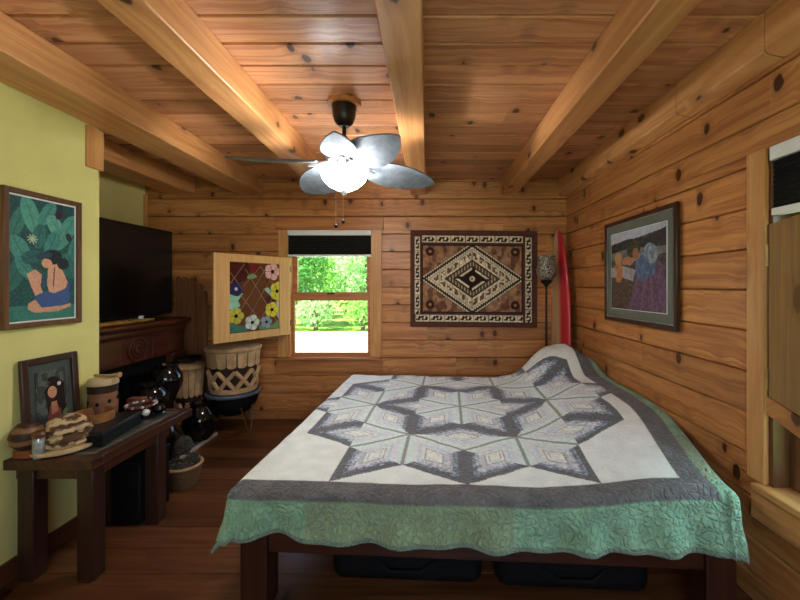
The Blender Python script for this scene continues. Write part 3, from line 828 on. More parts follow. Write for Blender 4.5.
# ------------------------------------------------------------------ pictures
def ring_frame(mb, o, ux, uy, uz, w, h, t, d):
    """o bottom left corner of the outside"""
    o = Vector(o); ux = Vector(ux); uy = Vector(uy); uz = Vector(uz)
    for a, b, c, e in ((0, 0, t, h), (w-t, 0, w, h), (t, 0, w-t, t), (t, h-t, w-t, h)):
        mb.prism([(a, b), (c, b), (c, e), (a, e)], o, ux, uy, uz, d)
def painting_left():
    y0, y1, z0, z1 = 1.78, 2.187, 1.231, 1.932; x = LX
    t = thing('wall_painting', 'brown framed painting of a seated woman under big green leaves on the yellow wall', 'painting', (x, (y0+y1)/2, z0))
    m = MB(); ring_frame(m, (x, y0, z0), (0, 1, 0), (0, 0, 1), (1, 0, 0), y1-y0, z1-z0, 0.028, 0.028); m.build('frame', M['frame_brown'], t, bevel=0.004)
    m = MB(); ring_frame(m, (x, y0+.028, z0+.028), (0, 1, 0), (0, 0, 1), (1, 0, 0), y1-y0-.056, z1-z0-.056, 0.008, 0.016); m.build('liner', M['white'], t)
    MB().box((x, y0+.03, z0+.03), (x+.008, y1-.03, z1-.03)).build('backing', M['dark_wood'], t)
    w, h = y1-y0-.072, z1-z0-.072
    cv = Canvas(120, 220, w/h, (34, 74, 78)); rng = random.Random(4)
    cv.put(cv.U > -1, (36, 80, 80), .35)
    for (cx, cy, rx, ry, rot, c) in ((.12, .20, .10, .26, 20, (58, 122, 112)), (.30, .14, .13, .30, -18, (86, 158, 138)), (.55, .10, .10, .22, 30, (70, 142, 130)),
                                     (.68, .20, .12, .20, -30, (96, 164, 146)), (.85, .24, .13, .34, 28, (82, 150, 134)), (.97, .40, .08, .26, 14, (62, 128, 118)),
                                     (.14, .42, .13, .22, -30, (74, 142, 130)), (.42, .30, .10, .20, 10, (52, 112, 106)), (.62, .36, .11, .24, 20, (66, 132, 122)),
                                     (.88, .54, .12, .22, -20, (54, 112, 106)), (.08, .62, .12, .30, 24, (48, 104, 100)), (.22, .58, .09, .22, -35, (70, 136, 124)),
                                     (.30, .48, .10, .15, 60, (44, 98, 98)), (.75, .06, .06, .14, 0, (40, 60, 72))):
        cv.ell(cx, cy, rx, ry, c, rot, .2)
        a = math.radians(rot); cv.line((cx+math.sin(a)*ry*.8, cy-math.cos(a)*ry*.8*cv.asp), (cx-math.sin(a)*ry*.8, cy+math.cos(a)*ry*.8*cv.asp), .006, tuple(x*.75 for x in c))
    cv.ell(.73, .10, .05, .07, (58, 36, 62), 20); cv.ell(.90, .28, .05, .07, (56, 40, 68), -20)
    for k in range(9):
        a = k/9*6.28; cv.line((.32, .33), (.32+.07*math.cos(a), .33+.07*math.sin(a)*cv.asp), .009, (186, 196, 158))
    cv.put(cv.V > .88, (58, 124, 112), .15)
    skin = (214, 158, 128)
    cv.poly([(.56, .54), (.74, .52), (.88, .68), (.86, .80), (.60, .82), (.54, .70)], skin)
    cv.poly([(.24, .62), (.36, .58), (.46, .62), (.44, .72), (.50, .80), (.38, .82), (.30, .72)], skin)
    cv.ell(.62, .47, .17, .12, (24, 34, 44), -10); cv.ell(.80, .52, .10, .10, (26, 38, 46), 30)
    cv.ell(.54, .525, .085, .075, skin, 20); cv.ell(.50, .46, .13, .05, (46, 66, 80), -15)
    cv.line((.66, .56), (.64, .72), .009, (60, 50, 60)); cv.ell(.50, .68, .035, .09, (52, 78, 104), 10)
    cv.poly([(.36, .80), (.52, .76), (.66, .78), (.84, .74), (.90, .66), (.92, .82), (.84, .90), (.50, .91), (.38, .88)], (62, 88, 142))
    cv.poly([(.26, .86), (.36, .83), (.46, .90), (.80, .89), (.93, .87), (.94, .90), (.70, .94), (.36, .94), (.26, .91)], skin)
    flat_sheet('canvas', cv, (x+.012, y0+.036, z1-.036), (0, 1, 0), (0, 0, -1), w, h, M['art'], t)
painting_left()
def painting_right():
    A = Vector((1.452, 3.02, 1.172)); B = Vector((1.474, 2.175, 1.176)); h = 0.765
    ux = (B-A).normalized(); w = (B-A).length; uy = Vector((0, 0, 1)); uz = ux.cross(uy); uz = uz if uz.x < 0 else -uz
    t = thing('framed_print', 'dark framed print of a woman lifting a child on the right wall', 'painting', ((A+B)/2))
    m = MB(); ring_frame(m, A, ux, uy, uz, w, h, 0.03, 0.022); m.build('frame', M['frame_dark'], t, bevel=0.005)
    m = MB(); ring_frame(m, A+ux*.03+uy*.03, ux, uy, uz, w-.06, h-.06, 0.006, 0.016); m.build('fillet', M['silver'], t)
    a = A+ux*.03+uy*.03; m = MB(); m.prism([(0, 0), (w-.06, 0), (w-.06, h-.06), (0, h-.06)], a-uz*.002, ux, uy, uz, .012)
    m.build('mat_board', plain('grey_green_mat', S(104, 108, 98), 0.6, 0.3, var=0.04), t)
    w2, h2 = w-.20, h-.20
    m = MB(); ring_frame(m, A+ux*.095+uy*.095+uz*.010, ux, uy, uz, w-.19, h-.19, 0.006, 0.003); m.build('mat_bevel', M['white'], t)
    cv = Canvas(150, 150, w2/h2, (70, 68, 70)); cv.put(cv.U > -1, (74, 70, 70), .4)
    cv.poly([(0, 0), (1, 0), (1, .06), (.6, .10), (.3, .12), (0, .16)], (176, 182, 194), .12)
    cv.poly([(0, .14), (.35, .10), (.7, .13), (1, .05), (1, .30), (0, .30)], (58, 54, 58), .2)
    cv.poly([(0, .26), (.4, .22), (1, .26), (1, .34), (0, .36)], (116, 112, 112), .3)
    cv.poly([(0, .45), (.25, .44), (.5, .50), (.45, .64), (.2, .58), (0, .60)], (160, 156, 158), .25)
    cv.poly([(0, .58), (.3, .60), (.5, .70), (.4, 1), (0, 1)], (84, 70, 58), .4)
    cv.poly([(.5, .40), (.72, .30), (.95, .46), (1, .75), (1, 1), (.34, 1), (.44, .80), (.5, .60)], (104, 76, 100), .3)
    for k in range(5):
        cv.line((.64+.04*k, .60), (.48+.11*k, 1), .008, (122, 94, 114) if k % 2 else (86, 62, 86))
    cv.poly([(.50, .38), (.68, .28), (.86, .34), (.82, .56), (.62, .66), (.50, .56)], (86, 102, 132), .35)
    cv.ell(.76, .32, .12, .10, (124, 138, 150), 30, .4)
    cv.poly([(.22, .36), (.52, .26), (.58, .34), (.40, .44), (.24, .42)], (176, 122, 92), .15)
    cv.ell(.46, .24, .13, .09, (62, 68, 46), -10, .3); cv.ell(.50, .30, .06, .06, (150, 104, 78))
    cv.ell(.15, .34, .075, .075, (184, 136, 92)); cv.poly([(.08, .42), (.22, .40), (.26, .52), (.20, .66), (.10, .64), (.12, .52)], (178, 118, 76), .2)
    flat_sheet('print', cv, A+ux*.10+uy*(h-.10)+uz*.011, ux, (0, 0, -1), w2, h2, M['art_glazed'], t)
painting_right()

# ------------------------------------------------------------------ stained glass shutter by the back window
def spanel(mb, cx, cy, pts, place, d0, d1):
    n = len(pts); V = [place(cx+p[0], cy+p[1], d0) for p in pts]+[place(cx+p[0], cy+p[1], d1) for p in pts]
    mb.add(V, [tuple(range(n)), tuple(reversed(range(n, 2*n)))]+[(i, n+i, n+(i+1) % n, (i+1) % n) for i in range(n)])
def gmat(name, c, rough=0.15): return plain(name, c, rough, 0.6, var=0.12, scale=25)
def shutter():
    H = Vector((-1.462, 3.945, 0)); E = Vector((-1.886, 3.26, 0)); ux = (E-H).normalized(); w = (E-H).length
    z0, z1 = 0.93, 1.738; uz = Vector((ux.y, -ux.x, 0)); uz = uz if uz.y < 0 else -uz
    t = thing('stained_glass_shutter', 'open wooden shutter with a stained glass flower panel left of the back window', 'shutter', (H.x, H.y, z0))
    pl = lambda u, v, d: H+ux*u+Vector((0, 0, z0+v))+uz*d
    h = z1-z0; st, rl = 0.145, 0.075; d = 0.028
    m = MB()
    for a, b, c, e in ((0.008, 0, 0.008+st*0.9, h), (w-st, 0, w, h), (0.008+st*0.9, 0, w-st, rl), (0.008+st*0.9, h-rl, w-st, h)):
        spanel(m, 0, 0, [(a, b), (c, b), (c, e), (a, e)], pl, -d/2, d/2)
    m.build('frame', M['birch'], t, bevel=0.004)
    g0, g1 = 0.008+st*0.9, w-st; gw = g1-g0; gh = h-2*rl
    # in the photo the far (hinge) side is on the right: s runs from the free stile (left) to the hinge (right)
    P = lambda s, q, dd: pl(g1-s*gw, rl+(1-q)*gh, dd)
    def G(mb, pts, dd=0.004):
        n = len(pts); V = [P(x, y, -dd) for x, y in pts]+[P(x, y, dd) for x, y in pts]
        mb.add(V, [tuple(range(n)), tuple(reversed(range(n, 2*n)))]+[(i, n+i, n+(i+1) % n, (i+1) % n) for i in range(n)])
    m = MB(); G(m, [(0, 0), (1, 0), (1, 1), (0, 1)], .0025); gp = m.build('glass_panel', gmat('brown_glass', S(104, 62, 40)), t)
    m = MB()
    def came(p, q): m.tube([P(*p, 0.0035), P(*q, 0.0035)], 0.0035, 6)
    for p, q in (((.60, .05), (.98, .42)), ((.30, .10), (.98, .92)), ((.20, .46), (.72, .98)), ((.25, .35), (.60, .05)), ((.18, .72), (.72, .06)),
                 ((.30, .88), (.80, .24)), ((.52, .95), (.92, .44)), ((.02, .15), (.25, .40)), ((.28, .02), (.02, .30))): came(p, q)
    m.build('lead_lines', plain('lead_came', S(150, 134, 108), 0.4, 0.5, 0.5), t)
    def flower(name, c, r, col, pet=5, ctr=S(30, 24, 24), sq=1.0):
        m = MB(); pts = []
        for k in range(40):
            a = 2*PI*k/40; rr = r*(0.80+0.20*abs(math.cos(a*pet/2)))
            pts.append((c[0]+rr*math.cos(a), c[1]+rr*math.sin(a)*gw/gh*sq))
        G(m, pts, .006); f = m.build('glass_flower', gmat(name, col), t)
        m = MB(); pts = [(c[0]+r*.22*math.cos(2*PI*k/12), c[1]+r*.22*math.sin(2*PI*k/12)*gw/gh) for k in range(12)]
        G(m, pts, .0075); o = m.build('flower_centre', gmat(name+'_eye', ctr), f); o.location = (0, 0, 0)
        m = MB()
        for k in range(pet):
            a = 2*PI*(k+.5)/pet
            m.tube([P(c[0]+r*.2*math.cos(a), c[1]+r*.2*math.sin(a)*gw/gh, .0065), P(c[0]+r*.8*math.cos(a), c[1]+r*.8*math.sin(a)*gw/gh, .0065)], .002, 5)
        o = m.build('petal_lines', M['dark_wood'], f); o.location = (0, 0, 0)
    flower('pink_glass', (.85, .12), .17, S(226, 170, 166)); flower('yellow_glass', (.95, .42), .15, S(214, 202, 70), sq=1.3)
    flower('yellow_glass_low', (.84, .70), .15, S(222, 208, 60)); flower('yellow_glass_left', (.12, .76), .15, S(196, 186, 72))
    flower('white_glass', (.43, .87), .145, S(206, 216, 206)); flower('blue_glass', (.12, .38), .135, S(44, 46, 92), ctr=S(190, 200, 220))
    flower('blue_grey_glass', (.72, .88), .12, S(142, 160, 178))
    for nm, col, pts in (('dark_red_glass', S(74, 28, 28), [(0, 0), (.34, 0), (.40, .10), (.30, .26), (.16, .30), (0, .28)]),
                         ('crimson_glass', S(112, 34, 34), [(.36, .02), (.56, .02), (.58, .12), (.48, .15), (.38, .14)]),
                         ('pale_green_glass', S(120, 152, 112), [(.32, .20), (.44, .15), (.54, .20), (.46, .23), (.36, .24)]),
                         ('mint_glass', S(150, 200, 178), [(0, .44), (.10, .48), (.26, .44), (.16, .54), (.20, .62), (.08, .68), (0, .66)]),
                         ('teal_glass', S(62, 116, 96), [(0, .84), (.12, .88), (.30, .92), (.34, .99), (0, .99)]),
                         ('aqua_glass', S(140, 186, 170), [(.66, .38), (.76, .36), (.88, .48), (.92, .56), (.80, .48)]),
                         ('leaf_glass', S(98, 140, 92), [(.56, .90), (.64, .94), (.84, .93), (.99, .86), (.99, .99), (.58, .99)]),
                         ('plum_glass', S(80, 34, 44), [(.70, .52), (.80, .48), (.90, .58), (.84, .64), (.74, .60)]),
                         ('white_side_glass', S(190, 196, 192), [(.94, .58), (1, .54), (1, .86), (.95, .80)])):
        m = MB(); G(m, pts, .005); m.build('glass_leaf', gmat(nm, col), t)
    for v in (0.12, h-0.12): MB().tube([pl(-0.004, v-0.03, 0.0), pl(-0.004, v+0.03, 0.0)], 0.006, 8).build('hinge', M['bronze'], t)
shutter()
def shutter_plain():
    H = Vector((1.448, 1.568, 0)); ux = Vector((-0.40, -0.916, 0)).normalized(); uz = Vector((-0.916, 0.40, 0)).normalized()
    z0, z1, w = 0.905, 1.705, 0.80; h = z1-z0; d = 0.026
    t = thing('window_shutter', 'brown wooden shutter panel standing ajar over the right hand window', 'shutter', (H.x, H.y, z0))
    pl = lambda u, v, dd: H+ux*u+Vector((0, 0, z0+v))+uz*dd
    def rect(a, b, c, e, d0, d1, name, mat):
        m = MB(); spanel(m, 0, 0, [(a, b), (c, b), (c, e), (a, e)], pl, d0, d1); return m.build(name, mat, t, bevel=0.003)
    rect(0.012, 0.075, w, h, -d/2, d/2, 'panel', M['plywood']); rect(0.0, 0, w, 0.075, -d/2-.004, d/2+.006, 'bottom_rail', M['trim_y'])
    rect(0.0, 0.075, 0.012, h, -d/2-.004, d/2+.002, 'edge_strip', M['frame_brown'])
    for v in (0.15, h-0.13):
        m = MB(); m.tube([pl(0.012, v-0.045, d/2+.006), pl(0.012, v+0.045, d/2+.006)], 0.005, 8); m.build('hinge', plain('brass', S(206, 178, 120), 0.3, 0.5, 0.8), t)
shutter_plain()

# blinds
def shade(name, label, o, ux, uz, w, ztop, hr, cloth, br):
    """o left end on the wall; uz into the room"""
    t = thing(name, label, 'blind', (o[0], o[1], ztop-hr-cloth-br)); o = Vector((o[0], o[1], 0)); ux = Vector(ux); uz = Vector(uz)
    def rect(z0, z1, d0, d1, nm, mat):
        m = MB(); m.prism([(0, z0), (w, z0), (w, z1), (0, z1)], o+uz*d0, ux, (0, 0, 1), uz, d1-d0); return m.build(nm, mat, t, bevel=0.003)
    rect(ztop-hr, ztop, -0.03, 0.03, 'headrail', M['white'])
    z1 = ztop-hr; n = max(4, int(cloth/0.02)); V = []; F = []
    pts = []
    for i in range(n*2+1):
        z = z1-cloth*i/(n*2); dd = 0.02 if i % 2 else 0.010
        pts.append((z, dd))
    prof = pts+[(z, -dd) for z, dd in reversed(pts)]
    m = MB(); m.prism([(p[1], p[0]) for p in prof], o+ux*0.006, uz, (0, 0, 1), ux, w-0.012); m.build('pleated_cloth', M['black_fabric'], t, smooth=0)
    rect(z1-cloth-br, z1-cloth, -0.02, 0.022, 'bottom_rail', M['white'])
shade('cellular_shade', 'black pleated shade drawn up at the top of the back window', (W1[0]+0.004, BY+0.0), (1, 0, 0), (0, -1, 0), W1[1]-W1[0]-0.008, 2.036, 0.055, 0.205, 0.022)
shade('cellular_shade', 'black pleated shade at the top of the right hand window', (RX+0.012, W2[1]-0.02), (0, -1, 0), (-1, 0, 0), W2[1]-W2[0]-0.03, 2.045, 0.06, 0.205, 0.03)

# ------------------------------------------------------------------ floor lamp and surfboard in the far corner
lx, ly = 1.19, 3.74
lamp = thing('floor_lamp', 'black torchiere floor lamp with a speckled mosaic shade in the far right corner', 'floor lamp', (lx, ly, 0))
MB().lathe([(0.001, 0), (0.13, 0), (0.13, 0.012), (0.03, 0.03), (0.012, 0.05)], (lx, ly, 0), 28).build('base', M['black_metal'], lamp)
MB().lathe([(0.012, 0.03), (0.011, 1.44)], (lx, ly, 0), 12).build('pole', M['black_metal'], lamp)
MB().lathe([(0.001, 1.43), (0.013, 1.43), (0.03, 1.455), (0.055, 1.475), (0.06, 1.495), (0.045, 1.505), (0.001, 1.505)], (lx, ly, 0), 20).build('cup', M['black_metal'], lamp)
t = NT('mosaic_shade'); v = t.vec(); vo = t.n('TexVoronoi', feature='DISTANCE_TO_EDGE'); vo.inputs['Scale'].default_value = 95; t.t.links.new(v, vo.inputs['Vector'])
cl = t.mix(t.smooth(vo.outputs['Distance'], 0.10, 0.3), S(52, 43, 36), S(222, 210, 186)); t.pr(cl, 0.35, 0.5)
MB().lathe([(0.04, 1.50), (0.065, 1.515), (0.092, 1.555), (0.100, 1.60), (0.092, 1.645), (0.080, 1.68), (0.082, 1.72), (0.092, 1.745), (0.088, 1.745), (0.077, 1.72), (0.074, 1.68), (0.086, 1.64), (0.094, 1.60), (0.085, 1.555), (0.06, 1.52)], (lx, ly, 0), 32).build('lamp_shade', t.m, lamp)

def surfboard():
    L, Wd, Th = 2.03, 0.34, 0.065; n = 40; k = 20; V = []; F = []
    base = Vector((1.325, 3.72, 0.02)); top = Vector((1.40, 3.90, 2.03))
    up = (top-base).normalized(); side = Vector((0.20, -0.98, 0)); side = (side-up*side.dot(up)).normalized(); nn = side.cross(up).normalized()
    if nn.x > 0: nn = -nn
    tags = []
    for i in range(n+1):
        t_ = i/n; w = Wd/2*(max(0.0, 1-abs((t_-0.45)/0.56)**2.6))**0.62 if t_ < 0.999 else 0.004
        w = max(w, 0.006); th = Th/2*min(1, 0.25+1.2*math.sin(PI*min(max(t_, .02), .98)))
        rock = 0.05*abs(t_-0.4)**2.2*3
        for j in range(k):
            a = 2*PI*j/k; x = w*math.copysign(abs(math.cos(a))**0.8, math.cos(a)); y = th*math.copysign(abs(math.sin(a))**0.8, math.sin(a))
            V.append(base+up*(t_*L)+side*x+nn*(y+rock)); tags.append((x/ (Wd/2), math.sin(a), t_))
    for i in range(n):
        for j in range(k): F.append((i*k+j, i*k+(j+1) % k, (i+1)*k+(j+1) % k, (i+1)*k+j))
    F.append(tuple(reversed(range(k)))); F.append(tuple(range(n*k, (n+1)*k)))
    t = thing('surfboard', 'red and tan surfboard standing upright in the far right corner', 'surfboard', base)
    o = MB().add(V, F).build('board', painted('glossy_board', 0.25, spec=0.5), t, smooth=60)
    lin = np.array([S(196, 156, 114)[:3] if x < 0.10 else S(186, 40, 48)[:3] for x, y, t_ in tags]); set_pattern(o.data, lin)
    m = MB(); q = base+up*0.16-nn*0.02
    for s_ in (-.09, 0, .09): m.prism([(0, 0), (.09, -.02), (.07, .10), (.03, .13)], q+side*s_, up, -nn, side, .006)
    m.build('fins', M['black_matte'], t)
surfboard()

# ------------------------------------------------------------------ fireplace, television and what stands round them
FXF = -2.50
fp = thing('fireplace_mantel', 'dark carved mahogany fireplace surround with a round medallion in the left alcove', 'fireplace', (-2.77, 3.1, 0))
MB().prism([(AX+.01, 1.06), (-2.49, 1.06), (-2.465, 1.075), (-2.455, 1.09), (-2.455, 1.11), (-2.465, 1.118), (AX+.01, 1.118)], (0, 2.36, 0), (1, 0, 0), (0, 0, 1), (0, 1, 0), 1.50).build('shelf', M['mahogany'], fp, bevel=0.004)
MB().prism([(AX+.01, 1.0), (-2.515, 1.0), (-2.50, 1.02), (-2.495, 1.045), (-2.50, 1.06), (AX+.01, 1.06)], (0, 2.37, 0), (1, 0, 0), (0, 0, 1), (0, 1, 0), 1.47).build('cornice', M['mahogany'], fp, bevel=0.003)
m = MB(); m.box((AX+.05, 2.38, 0.78), (FXF-.02, 3.83, 1.0)); m.box((FXF-.02, 2.62, 0.80), (FXF-.012, 3.04, 0.985)); m.box((FXF-.02, 3.40, 0.80), (FXF-.012, 3.62, 0.985)); m.build('frieze', M['mahogany'], fp, bevel=0.004)
m = MB()
for R_, r_ in ((0.098, 0.013), (0.062, 0.008), (0.03, 0.012)):
    m.tube([(FXF-.012, 3.22+R_*math.cos(2*PI*k/32), 0.89+R_*math.sin(2*PI*k/32)) for k in range(32)], r_, 8, True)
m.build('medallion', M['mahogany'], fp)
for y in (2.40, 3.64):
    m = MB(); m.box((AX+.05, y, 0), (FXF-.005, y+.18, 0.78)); m.box((AX+.05, y-.01, 0), (FXF+.012, y+.19, 0.12)); m.box((AX+.05, y-.008, 0.74), (FXF+.01, y+.188, 0.785))
    for k in range(3): m.box((FXF-.006, y+.03+.045*k, 0.16), (FXF+.006, y+.055+.045*k, 0.70))
    m.build('pilaster', M['mahogany'], fp, bevel=0.004)
m = MB(); m.box((AX+.05, 2.58, 0.0), (FXF-.2, 3.64, 0.78)); m.box((FXF-.2, 2.58, 0.66), (FXF-.06, 3.64, 0.78)); m.box((FXF-.2, 2.58, 0), (FXF-.06, 3.64, 0.08)); m.build('firebox', M['black_matte'], fp)
m = MB()
for k in range(12): m.tube([(FXF-.07, 2.64+.085*k, 0.08), (FXF-.07, 2.64+.085*k, 0.66)], 0.006, 6)
m.build('fire_screen', M['black_metal'], fp)

tv = thing('television', 'large flat black television standing on the mantel', 'television', (-2.66, 3.09, 1.118))
MB().box((-2.70, 2.42, 1.16), (-2.655, 3.86, 2.0)).build('body', M['black_matte'], tv, bevel=0.006)
MB().box((-2.656, 2.435, 1.178), (-2.652, 3.845, 1.988)).build('screen', plain('tv_screen', S(7, 7, 8), 0.22, 0.5, var=0.05), tv)
for y in (2.62, 3.5): MB().prism([(-2.80, 1.118), (-2.55, 1.118), (-2.55, 1.126), (-2.665, 1.165), (-2.69, 1.165), (-2.80, 1.126)], (0, y, 0), (1, 0, 0), (0, 0, 1), (0, 1, 0), .03).build('foot', M['black_matte'], tv)

boat = thing('wooden_dish', 'long boat shaped yellow wood dish lying on the mantel before the television', 'dish', (-2.525, 3.12, 1.118))
V = []; F = []; n = 25; k = 12
m = MB()
for i in range(n):
    t_ = i/(n-1)*2-1; w = 0.062*max(0.02, (1-abs(t_)**2.4))**0.6; hh = 0.014+0.030*(1-abs(t_)**3)*0.6+0.012*t_*t_
    ring = []
    for j in range(k):
        a = PI*j/(k-1); ring.append((w*math.cos(a), (hh-0.0)*(1-math.sin(a))))
    for j in range(k):
        a = PI*(k-1-j)/(k-1); ring.append((w*0.86*math.cos(a), 0.006+(hh-0.006)*(1-0.92*math.sin(a))))
    for x, z in ring: V.append((-2.525+x, 3.12+t_*0.31, 1.119+z))
kk = 2*k
for i in range(n-1):
    for j in range(kk): F.append((i*kk+j, (i+1)*kk+j, (i+1)*kk+(j+1) % kk, i*kk+(j+1) % kk))
F.append(tuple(reversed(range(kk)))); F.append(tuple(range((n-1)*kk, n*kk)))
MB().add(V, F).build('hull', plain('yellow_wood', S(190, 146, 70), 0.4, 0.4, var=0.15), boat)
o = MB().box((-2.545, 3.262, 1.150), (-2.515, 3.297, 1.180)).build('white_candle', M['white'], loc=(-2.53, 3.28, 1.150), bevel=0.005); tag(o, 'small white block candle in the long wooden dish', 'candle')
o = MB().ell((-2.53, 3.17, 1.154), (0.014, 0.035, 0.012), 12, 8).build('pebble', plain('grey_pebble', S(120, 104, 84), 0.5), loc=(-2.53, 3.17, 1.142)); tag(o, 'small grey brown pebble lying in the long wooden dish', 'pebble')

# hearth mat
cv = Canvas(90, 160, .5, (92, 92, 92)); cv.put(cv.U > -1, (96, 94, 92), .6); cv.put(vnoise(cv.U*9, cv.V*16, 31) > .62, (52, 50, 52), .2); cv.put(vnoise(cv.U*12, cv.V*20, 33) > .70, (168, 162, 156), .1)
cv.put(vnoise(cv.U*8, cv.V*15, 37) > .76, (112, 74, 58), .1)
hm = thing('hearth_slab', 'low hearth slab with a patterned grey top and pale edge before the fireplace', 'hearth', (-2.26, 3.24, 0))
MB().box((-2.47, 2.88, 0), (-2.035, 3.60, 0.030)).build('slab', plain('pale_stone', S(190, 184, 172), 0.5, 0.3, var=0.08), hm, bevel=0.004)
flat_sheet('tile_top', cv, (-2.465, 2.885, 0.031), (1, 0, 0), (0, 1, 0), 0.415, 0.71, M['art_glazed'], hm, thick=0.0)

# slatted panel behind the television
sp = thing('slatted_panel', 'tall brown panel of upright wooden slats against the back wall beside the television', 'panel', (-2.5, 3.95, 0))
for k, (xa, xb, top) in enumerate(((-2.665, -2.615, 1.545), (-2.61, -2.54, 1.54), (-2.535, -2.465, 1.53), (-2.46, -2.39, 1.47), (-2.385, -2.34, 1.39))):
    n = 6; c = (xa+xb)/2; w = (xb-xa)/2
    poly = [(xa, 0), (xb, 0), (xb, top-.04)]+[(c+w*math.cos(a), top-.04+.04*math.sin(a)) for a in (PI*.25, PI*.5, PI*.75)]+[(xa, top-.04)]
    MB().prism(poly, (0, 3.925, 0), (1, 0, 0), (0, 0, 1), (0, 1, 0), .03).build('slat', M['slat'], sp, bevel=0.004)
for z in (0.2, 1.2): MB().box((-2.66, 3.955, z), (-2.345, 3.975, z+.06)).build('cross_rail', M['slat'], sp)

# drums
def drum(name, label, x, y, z0, z1, r0, r1, loc_label=None):
    t = thing(name, label, 'drum', (x, y, z0)); h = z1-z0
    R = lambda f: r0+(r1-r0)*f
    MB().lathe([(R(0)-.012, z0), (R(1)-.012, z1-.012), (0.001, z1-.012)], (x, y, 0), 36).build('shell', M['dark_wood'], t)
    MB().lathe([(0.001, z1-.012), (R(1)-.01, z1-.012), (R(1)+.006, z1-.02), (R(1)+.008, z1-.045), (R(1)-.012, z1-.075)], (x, y, 0), 36).build('rim', M['tan_wood'], t)
    MB().lathe([(0.001, z1-.008), (R(1)-.03, z1-.007), (R(1)-.012, z1-.012)], (x, y, 0), 36).build('drum_head', M['hide'], t)
    MB().lathe([(R(0)-.014, z0+.005), (R(0)+.008, z0), (R(.09)+.006, z0+h*.09), (R(.09)-.014, z0+h*.10)], (x, y, 0), 36).build('base_band', M['tan_wood'], t)
    n = 16; m = MB()
    for k in range(n):
        a0 = 2*PI*k/n; da = 2*PI/n*.44
        pts = [(-1, .98), (-1, .46), (-.75, .41), (0, .385), (.75, .41), (1, .46), (1, .98)]
        V = []
        for d in (-.013, .004):
            for q, f in pts:
                f2 = .30+f*.62-.0; rr = R(f2)+d; a = a0+da*q; V.append((x+rr*math.cos(a), y+rr*math.sin(a), z0+h*f2))
        p = len(pts); m.add(V, [tuple(reversed(range(p))), tuple(range(p, 2*p))]+[(i, (i+1) % p, p+(i+1) % p, p+i) for i in range(p)])
    m.build('carved_staves', M['tan_wood'], t)
    m = MB(); n2 = 9
    for k in range(n2):
        for sgn in (-1, 1):
            pts = []
            for i in range(5):
                f = .09+.40*i/4*.95; a = 2*PI*(k+sgn*(i/4-.5)*1.0)/n2; rr = R(f)-.004; pts.append((x+rr*math.cos(a), y+rr*math.sin(a), z0+h*f))
            m.tube(pts, .021, 6)
    m.build('lattice', M['tan_wood'], t)
    return t
drum('carved_drum', 'large pale carved wood drum under the stained glass shutter', -1.945, 3.73, 0.405, 0.862, 0.205, 0.25)
drum('small_drum', 'small carved wood drum standing between the fireplace and the large drum', -2.33, 3.62, 0.0, 0.70, 0.10, 0.135)
kt = thing('kettle_stand', 'black kettle shaped pot on wire legs holding up the large drum', 'pot stand', (-1.945, 3.73, 0))
MB().lathe([(0.001, .16), (.09, .165), (.16, .21), (.215, .29), (.235, .37), (.235, .385), (.225, .385), (.15, .404), (.001, .404)], (-1.945, 3.73, 0), 36).build('pot', M['black_matte'], kt)
MB().tube([(-1.945+.238*math.cos(2*PI*k/36), 3.73+.238*math.sin(2*PI*k/36), .385) for k in range(36)], .018, 8, True).build('rim', plain('blue_grey_enamel', S(92, 102, 120), 0.35, var=0.1), kt)
for a in (-30, 90, 210):
    a = math.radians(a); ca, sa = math.cos(a), math.sin(a); q = Vector((-sa, ca, 0)); c = Vector((-1.945, 3.73, 0)); e = Vector((ca, sa, 0))
    MB().tube([c+e*.20-q*.06+Vector((0, 0, .27)), c+e*.24-q*.03+Vector((0, 0, .1)), c+e*.255+Vector((0, 0, .007)), c+e*.24+q*.03+Vector((0, 0, .1)), c+e*.20+q*.06+Vector((0, 0, .27))], .006, 6).build('wire_leg', M['frame_brown'], kt)
o = MB().lathe([(.001, 0), (.05, 0), (.10, .03), (.12, .055), (.113, .055), (.09, .034), (.04, .012), (.001, .01)], (-2.33, 3.62, .695), 28).build('black_bowl', M['black_gloss'], loc=(-2.33, 3.62, .695)); tag(o, 'shallow black bowl on top of the small drum', 'bowl')

# glossy black floor vases
def vase(x, y, z, prof, label, handle=False):
    t = thing('floor_vase', label, 'vase', (x, y, z), group='glossy black vases by the hearth')
    MB().lathe(prof, (x, y, z), 32).build('body', M['black_gloss'], t)
    rz = max(p[1] for p in prof); rr = [p[0] for p in prof if p[1] == rz][0]
    MB().tube([(x+rr*math.cos(2*PI*k/24), y+rr*math.sin(2*PI*k/24), z+rz) for k in range(24)], .007, 6, True).build('lip', M['black_gloss'], t)
vase(-2.10, 3.43, .033, [(.001, 0), (.075, 0), (.125, .06), (.148, .14), (.138, .22), (.10, .28), (.075, .31), (.082, .335), (.07, .33), (.06, .30)], 'round glossy black vase at the far end of the hearth beside the large drum')
vase(-2.215, 3.15, .033, [(.001, 0), (.06, 0), (.055, .2), (.05, .42), (.085, .50), (.122, .59), (.118, .66), (.08, .72), (.09, .745), (.08, .742), (.065, .71)], 'tallest glossy black vase nearest the firebox')
vase(-2.155, 2.90, .033, [(.001, 0), (.065, 0), (.06, .18), (.06, .36), (.09, .43), (.108, .51), (.10, .58), (.07, .62), (.078, .645), (.07, .64), (.055, .61)], 'slim glossy black vase standing just behind the low table')
vase(-2.0, 2.78, 0, [(.001, 0), (.06, 0), (.09, .10), (.115, .22), (.115, .32), (.085, .39), (.065, .41), (.072, .43), (.06, .425), (.05, .40)], 'plump glossy black vase on the floor behind the basket')
